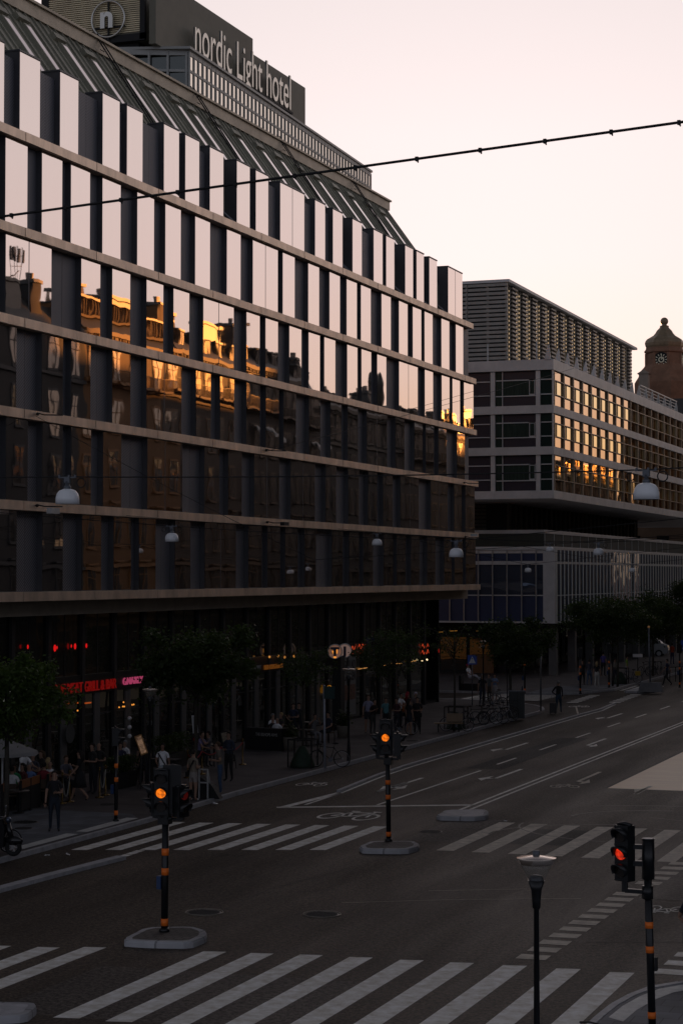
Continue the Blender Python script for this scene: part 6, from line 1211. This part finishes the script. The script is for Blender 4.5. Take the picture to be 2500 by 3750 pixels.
# scooter
g = G_(zA, 150, 1595); t = thing('motor_scooter', 'black motor scooter at the left edge of the kerb', 'scooter', (g.x-.62, g.y, PAV), rad(8))
for cx, nm in ((-.6, 'wheel'), (.6, 'wheel')):
    mb = MB(); mb.ring((cx, 0, .24), .18, .065, 'y', 22, 8, 0); mb.tube([(cx, -.04, .24), (cx, .04, .24)], .045, 10, 1)
    for k in range(5): a = k*2*PI/5; mb.bar((cx, 0, .24), (cx+.14*math.cos(a), 0, .24+.14*math.sin(a)), .035, m=1)
    mb.ring((cx, 0, .24), .135, .014, 'y', 20, 5, 1); mb.build('wheel', [m_tyre, m_rim], t)
mb = MB(); sh = m_black; mb.prism([(.38, -.2, .3), (.42, -.2, .75), (.34, -.2, 1.02), (.26, -.2, 1.0), (.28, -.2, .4), (-.1, -.2, .32), (-.1, -.2, .24), (.34, -.2, .24)], (0, .4, 0)); mb.ball((-.42, 0, .55), (.42, .19, .22), 14); mb.ball((.62, 0, .42), (.26, .1, .13), 12); mb.tube([(.42, 0, .9), (.56, 0, .45)], [.09, .07], 10); mb.build('body', M('scooter_black', (.012, .012, .014), .15), t)
mb = MB(); mb.ball((-.35, 0, .78), (.4, .15, .07), 12); mb.build('saddle', m_blackm, t); mb = MB(); mb.tube([(.22, -.34, 1.12), (.3, -.15, 1.08), (.34, 0, 1.05), (.3, .15, 1.08), (.22, .34, 1.12)], .018, 6); mb.build('handlebar', m_grey, t)
mb = MB(); mb.ball((.46, 0, .98), (.08, .11, .09), 10); mb.build('headlight', m_glblue, t)
for s in (-1, 1): mb = MB(); mb.tube([(.3, s*.2, 1.1), (.26, s*.3, 1.28)], .008, 5); mb.ball((.26, s*.31, 1.3), (.02, .07, .045), 8); mb.build('mirror', m_grey, t)
# ------------------------------------------------------------------ more street furniture
g = G_(zC, 1135, 1430); t = thing('white_pole', 'pale slim pole the mountain bicycle leans on, with a green plate on top', 'pole', (g.x, g.y, PAV)); mb = MB(); mb.tube([(0, 0, 0), (-.04, 0, 3.3)], .045, 10); mb.build('pole', M('pale_pole', (.3, .32, .38), .4), t); mb = MB(); mb.box(-.03, -.05, 2.75, .42, -.03, 3.25); mb.build('plate', M('green_plate', (.02, .05, .05), .5), t)
g = G_(zE, 1190, 958); t = thing('grey_pole', 'bare grey pole between the cabinet and the man with the suitcase', 'pole', (g.x, g.y, PAV)); mb = MB(); mb.tube([(0, 0, 0), (0, 0, 3.2)], .045, 10); mb.build('pole', m_grey, t)
def bluesign(g, label, zt, s=.55, rz=20):
    t = thing('crossing_sign', label, 'road sign', (g.x, g.y, PAV), rad(rz)); mb = MB(); mb.tube([(0, 0, 0), (0, 0, zt)], .035, 10); mb.build('pole', m_grey, t); mb = MB(); mb.box(-s/2, -.06, zt-s, s/2, -.03, zt); mb.build('plate', M('sign_blue', (.02, .06, .3), .4, emit=(.02, .06, .3), es=.02), t)
    mb = MB(); mb.add([(-s*.36, -.063, zt-s*.86), (s*.36, -.063, zt-s*.86), (0, -.063, zt-s*.12)], [(0,1,2)]); mb.build('white_triangle', m_white, t); mb = MB(); mb.ball((0, -.066, zt-s*.38), (.035, .004, .035), 8); mb.bar((0, -.066, zt-s*.45), (0, -.066, zt-s*.65), .04, .004); mb.bar((0, -.066, zt-s*.62), (-.08, -.066, zt-s*.84), .03, .004); mb.bar((0, -.066, zt-s*.62), (.08, -.066, zt-s*.84), .03, .004); mb.build('walking_figure', m_blackm, t)
bluesign(G_(zE, 403, 890), 'small blue crossing sign on a pole left of the bicycles', 2.95); bluesign(G_(zF, 1537, 935)+Vector((.3, .4, 0)), 'blue crossing sign at the right edge above the slim signal post', 3.2, .7)
g = G_(zF, 990, 830); t = thing('white_sign', 'small white plate on a dark post in front of the silver van', 'sign', (g.x, g.y, PAV), rad(20)); mb = MB(); mb.bar((0, 0, 0), (0, 0, 1.9), .05); mb.build('post', m_blackm, t); mb = MB(); mb.box(-.36, -.06, 1.62, .36, -.03, 1.86); mb.build('plate', m_white, t)
p = PY(*zE(803, 350), 108); t = thing('small_sign', 'small white info sign hanging in the dark tree', 'sign', p, rad(20)); mb = MB(); mb.box(-.25, -.02, -.22, .25, .02, .22); mb.build('plate', [m_lgrey], t); mb = MB(); mb.box(-.2, -.03, -.05, .05, -.021, .12); mb.box(.08, -.03, -.18, .2, -.021, .05); mb.build('symbol', m_blackm, t); mb = MB(); mb.bar((0, .03, -p.z+PAV), (0, .03, 0), .05); mb.build('post', m_blackm, t)
g = G_(zE, 915, 1035); t = thing('utility_cabinet', 'dark grey utility cabinet with a pale lid beside the bicycles', 'cabinet', (g.x, g.y, PAV), rad(18)); mb = MB(); mb.box(-.4, -.3, 0, .4, .3, 1.42); mb.box(-.01, -.31, .1, .01, -.3, 1.4, 1); mb.build('body', [M('cabinet_grey', (.03, .035, .035), .5, var=.15), m_blackm], t); mb = MB(); mb.box(-.44, -.34, 1.42, .44, .34, 1.48); mb.build('lid', m_grey, t)
mb = MB(); mb.lathe([(.04, 1.48), (.04, 1.67), (.02, 1.72)], (.2, 0, 0), 8); bt = mb.build('bottle', m_glblue, None); bt.location = t.location+Vector((.1, 0, 0)); tag(bt, 'small clear bottle standing on the utility cabinet', 'bottle')
g = G_(zE, 130, 1200); t = thing('street_bench', 'wooden street bench in front of the green water bag', 'bench', (g.x, g.y, PAV), rad(20)); mb = MB(); mb.box(-.7, -.25, .42, .7, .2, .47); mb.build('seat', M('bench_wood', (.2, .13, .07), .5), t); mb = MB(); mb.prism([(-.1, .22, .5), (.7, .22, .5), (.72, .3, .9), (-.08, .3, .9)], (0, .03, 0)); mb.build('backrest', MATS['bench_wood'], t)
for s in (-.5, .5): mb = MB(); mb.bar((s, 0, 0), (s, 0, .42), .06); mb.build('leg', m_blackm, t)
g = PY(*zE(365, 720), 125.4); t = thing('street_bench', 'dark block bench under the person in the red cap', 'bench', (g.x, g.y, PAV)); mb = MB(); mb.box(-.5, -.35, 0, .8, .35, .45); mb.box(-.6, -.35, 0, -.45, .35, 1.0); mb.build('seat', m_blackm, t)
g = feet(zE, 1330, 965); t = thing('suitcase', 'dark wheeled suitcase pulled by the man in black', 'suitcase', (g.x, g.y, .005), rad(10)); mb = MB(); mb.box(-.19, -.12, .07, .19, .12, .62); mb.build('shell', M('suitcase', (.03, .025, .03), .5), t); mb = MB(); mb.bar((-.1, .1, .6), (-.1, .1, 1.0), .015); mb.bar((.1, .1, .6), (.1, .1, 1.0), .015); mb.bar((-.1, .1, 1.0), (.1, .1, 1.0), .02); mb.build('handle', m_grey, t)
for s in (-.14, .14): mb = MB(); mb.tube([(s-.02, 0, .04), (s+.02, 0, .04)], .035, 8); mb.build('wheel', m_blackm, t)
g = G_(zF, 1150, 985, .14); t = thing('concrete_foot', 'pale concrete barrier foot with a slim pole on the far island', 'barrier', (g.x, g.y, .12)); mb = MB(); mb.prism([(-.75, -.25, 0), (.85, -.25, 0), (.7, -.25, .62), (-.6, -.25, .62)], (0, .5, 0)); mb.build('block', M('barrier_concrete', (.2, .2, .21), .8, var=.2), t); mb = MB(); mb.tube([(.0, 0, .6), (-.08, 0, 4.2)], .05, 8); mb.build('pole', m_grey, t); mb = MB(); mb.ball((-.08, 0, 4.25), .08, 8); mb.build('lamp', glow('smallwarm', (.8, .4, .15), .1), t)
g = G_(zF, 1470, 870); t = thing('bike_railing', 'dark upright bicycle railing at the right behind the man in navy', 'railing', (g.x, g.y, PAV))
for k in range(6): mb = MB(); mb.bar((-.8+k*.32, k*.5, 0), (-.8+k*.32, k*.5, 1.05), .05); mb.build('post', m_blackm, t)
mb = MB(); mb.bar((-.8, 0, 1.05), (.8, 2.5, 1.05), .05); mb.build('top_rail', m_blackm, t)
# silver van behind the bicycles
g = G_(zF, 1250, 545, 0); g2 = G_(zF, 830, 560, 0); t = thing('parked_van', 'silver grey van parked behind the trees at the right', 'van', (g.x, g.y, 0), rad(6)); m_car = M('silver_paint', (.32, .33, .34), .3, .6, var=.05)
prof = [(-4.3, .35), (-4.35, 1.0), (-4.25, 1.75), (-3.9, 1.95), (-.3, 1.95), (.45, 1.3), (.95, 1.1), (1.05, .7), (1.0, .35)]
mb = MB(); mb.prism([(x, -.9, z) for x, z in prof], (0, 1.8, 0)); mb.build('body', m_car, t)
mb = MB(); mb.prism([(-3.9, -.91, 1.3), (-.4, -.91, 1.3), (.25, -.91, 1.3), (-.35, -.91, 1.82), (-3.85, -.91, 1.82)], (0, 1.82, 0)); mb.build('window', m_gldark, t)
for cx in (.15, -3.4):
    mb = MB(); mb.tube([(cx, -.95, .36), (cx, -.7, .36)], .36, 20, 0); mb.tube([(cx, -.96, .36), (cx, -.94, .36)], .21, 14, 1); mb.build('wheel', [m_tyre, m_rim], t); mb = MB(); mb.tube([(cx, .7, .36), (cx, .95, .36)], .36, 20, 0); mb.build('wheel', [m_tyre, m_rim], t)
for s in (-.6, .6): mb = MB(); mb.ball((1.0, s, .85), (.06, .16, .1), 8); mb.build('headlight', m_white, t)
for s in (-.7, .7): mb = MB(); mb.box(-4.37, s-.1, .9, -4.3, s+.1, 1.3); mb.build('tail_light', glow('tail', (.3, .01, .01), .02), t)
# litter on the road
for k, (f, x, y, s) in enumerate(((zB, 1200, 1032, .16), (zA, 810, 1578, .12), (zA, 552, 1585, .08), (zb, 755, 327, .1))):
    g = G(*f(x, y), .01); t = thing('litter', ('crumpled white paper on the road by the pavement edge', 'small white scrap beside the first far crossing stripe', 'tiny white scrap at the left kerb', 'tiny scrap on the worn crossing')[k], 'litter', (g.x, g.y, .01)); mb = MB(); R_ = random.Random(k); mb.add([(R_.uniform(-1, 1)*s, R_.uniform(-1, 1)*s, R_.uniform(0, .6)*s) for _ in range(8)], [(0, 1, 2), (2, 3, 4), (4, 5, 0), (1, 3, 6), (6, 7, 2)]); mb.build('paper', m_white, t)

# ------------------------------------------------------------------ light, sky, camera
SA, SE = rad(16), rad(4.4)
w = bpy.data.worlds.new('World'); S.world = w; w.use_nodes = True; n = w.node_tree.nodes; l = w.node_tree.links
st = n.new('ShaderNodeTexSky'); st.sky_type = 'NISHITA'; st.sun_disc = False; st.sun_elevation = SE; st.sun_rotation = -SA; st.air_density = 1.; st.dust_density = DUST; st.ozone_density = 1.
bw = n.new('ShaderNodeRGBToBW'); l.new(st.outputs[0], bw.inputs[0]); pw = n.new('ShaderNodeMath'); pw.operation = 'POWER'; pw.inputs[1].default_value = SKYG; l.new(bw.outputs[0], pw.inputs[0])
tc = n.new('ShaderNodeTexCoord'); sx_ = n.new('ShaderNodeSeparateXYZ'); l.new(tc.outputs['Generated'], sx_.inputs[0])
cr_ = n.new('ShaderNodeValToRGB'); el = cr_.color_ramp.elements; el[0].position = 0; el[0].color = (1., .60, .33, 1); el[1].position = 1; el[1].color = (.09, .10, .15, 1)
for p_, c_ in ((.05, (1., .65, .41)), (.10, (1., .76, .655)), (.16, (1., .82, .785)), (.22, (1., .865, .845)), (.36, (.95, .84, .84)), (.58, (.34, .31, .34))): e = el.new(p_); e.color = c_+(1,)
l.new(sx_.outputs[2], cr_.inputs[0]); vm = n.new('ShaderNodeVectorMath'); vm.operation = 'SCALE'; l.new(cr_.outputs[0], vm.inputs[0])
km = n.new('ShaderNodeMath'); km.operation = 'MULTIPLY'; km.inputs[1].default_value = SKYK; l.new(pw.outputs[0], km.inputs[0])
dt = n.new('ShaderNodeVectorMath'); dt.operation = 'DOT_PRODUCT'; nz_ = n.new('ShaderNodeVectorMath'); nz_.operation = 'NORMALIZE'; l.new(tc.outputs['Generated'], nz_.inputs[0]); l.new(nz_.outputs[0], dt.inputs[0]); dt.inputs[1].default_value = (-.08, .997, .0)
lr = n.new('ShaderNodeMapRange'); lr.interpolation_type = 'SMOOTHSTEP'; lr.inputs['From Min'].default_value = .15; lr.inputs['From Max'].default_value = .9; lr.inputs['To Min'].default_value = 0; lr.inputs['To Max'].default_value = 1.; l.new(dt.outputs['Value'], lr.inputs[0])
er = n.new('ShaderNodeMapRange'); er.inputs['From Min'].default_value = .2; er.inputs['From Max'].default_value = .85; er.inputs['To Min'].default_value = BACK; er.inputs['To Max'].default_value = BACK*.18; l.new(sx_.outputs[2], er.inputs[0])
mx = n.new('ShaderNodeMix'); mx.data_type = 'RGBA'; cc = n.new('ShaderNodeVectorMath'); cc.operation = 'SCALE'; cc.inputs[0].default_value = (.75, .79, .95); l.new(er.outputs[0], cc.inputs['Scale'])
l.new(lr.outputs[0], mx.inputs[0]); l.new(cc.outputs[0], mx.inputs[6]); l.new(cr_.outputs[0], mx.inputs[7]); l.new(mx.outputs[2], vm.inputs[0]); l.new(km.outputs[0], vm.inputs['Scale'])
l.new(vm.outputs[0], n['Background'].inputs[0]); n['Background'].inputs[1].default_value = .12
sd = bpy.data.lights.new('sun', 'SUN'); sd.energy = 7.5; sd.angle = rad(.5); sd.color = (1., .36, .07); so = bpy.data.objects.new('sun', sd); COL.objects.link(so)
dv = Vector((-math.sin(SA)*math.cos(SE), math.cos(SA)*math.cos(SE), math.sin(SE))); so.rotation_euler = dv.to_track_quat('Z', 'Y').to_euler(); so.location = (0, 0, 60)
cam = bpy.data.cameras.new('camera'); co = bpy.data.objects.new('camera', cam); COL.objects.link(co); S.camera = co
cam.sensor_fit = 'HORIZONTAL'; cam.sensor_width = 36; cam.lens = 36*F_/2500; cam.clip_end = 6000; cam.clip_start = .5
mt = Matrix((RV, UV, -FV)).transposed().to_4x4(); mt.translation = Vector((0, 0, H)); co.matrix_world = mt
S.view_settings.view_transform = 'Standard'; S.view_settings.look = 'None'; S.view_settings.exposure = EXPO; S.view_settings.gamma = 1
S.render.engine = 'CYCLES'; S.render.resolution_x = 682; S.render.resolution_y = 1024
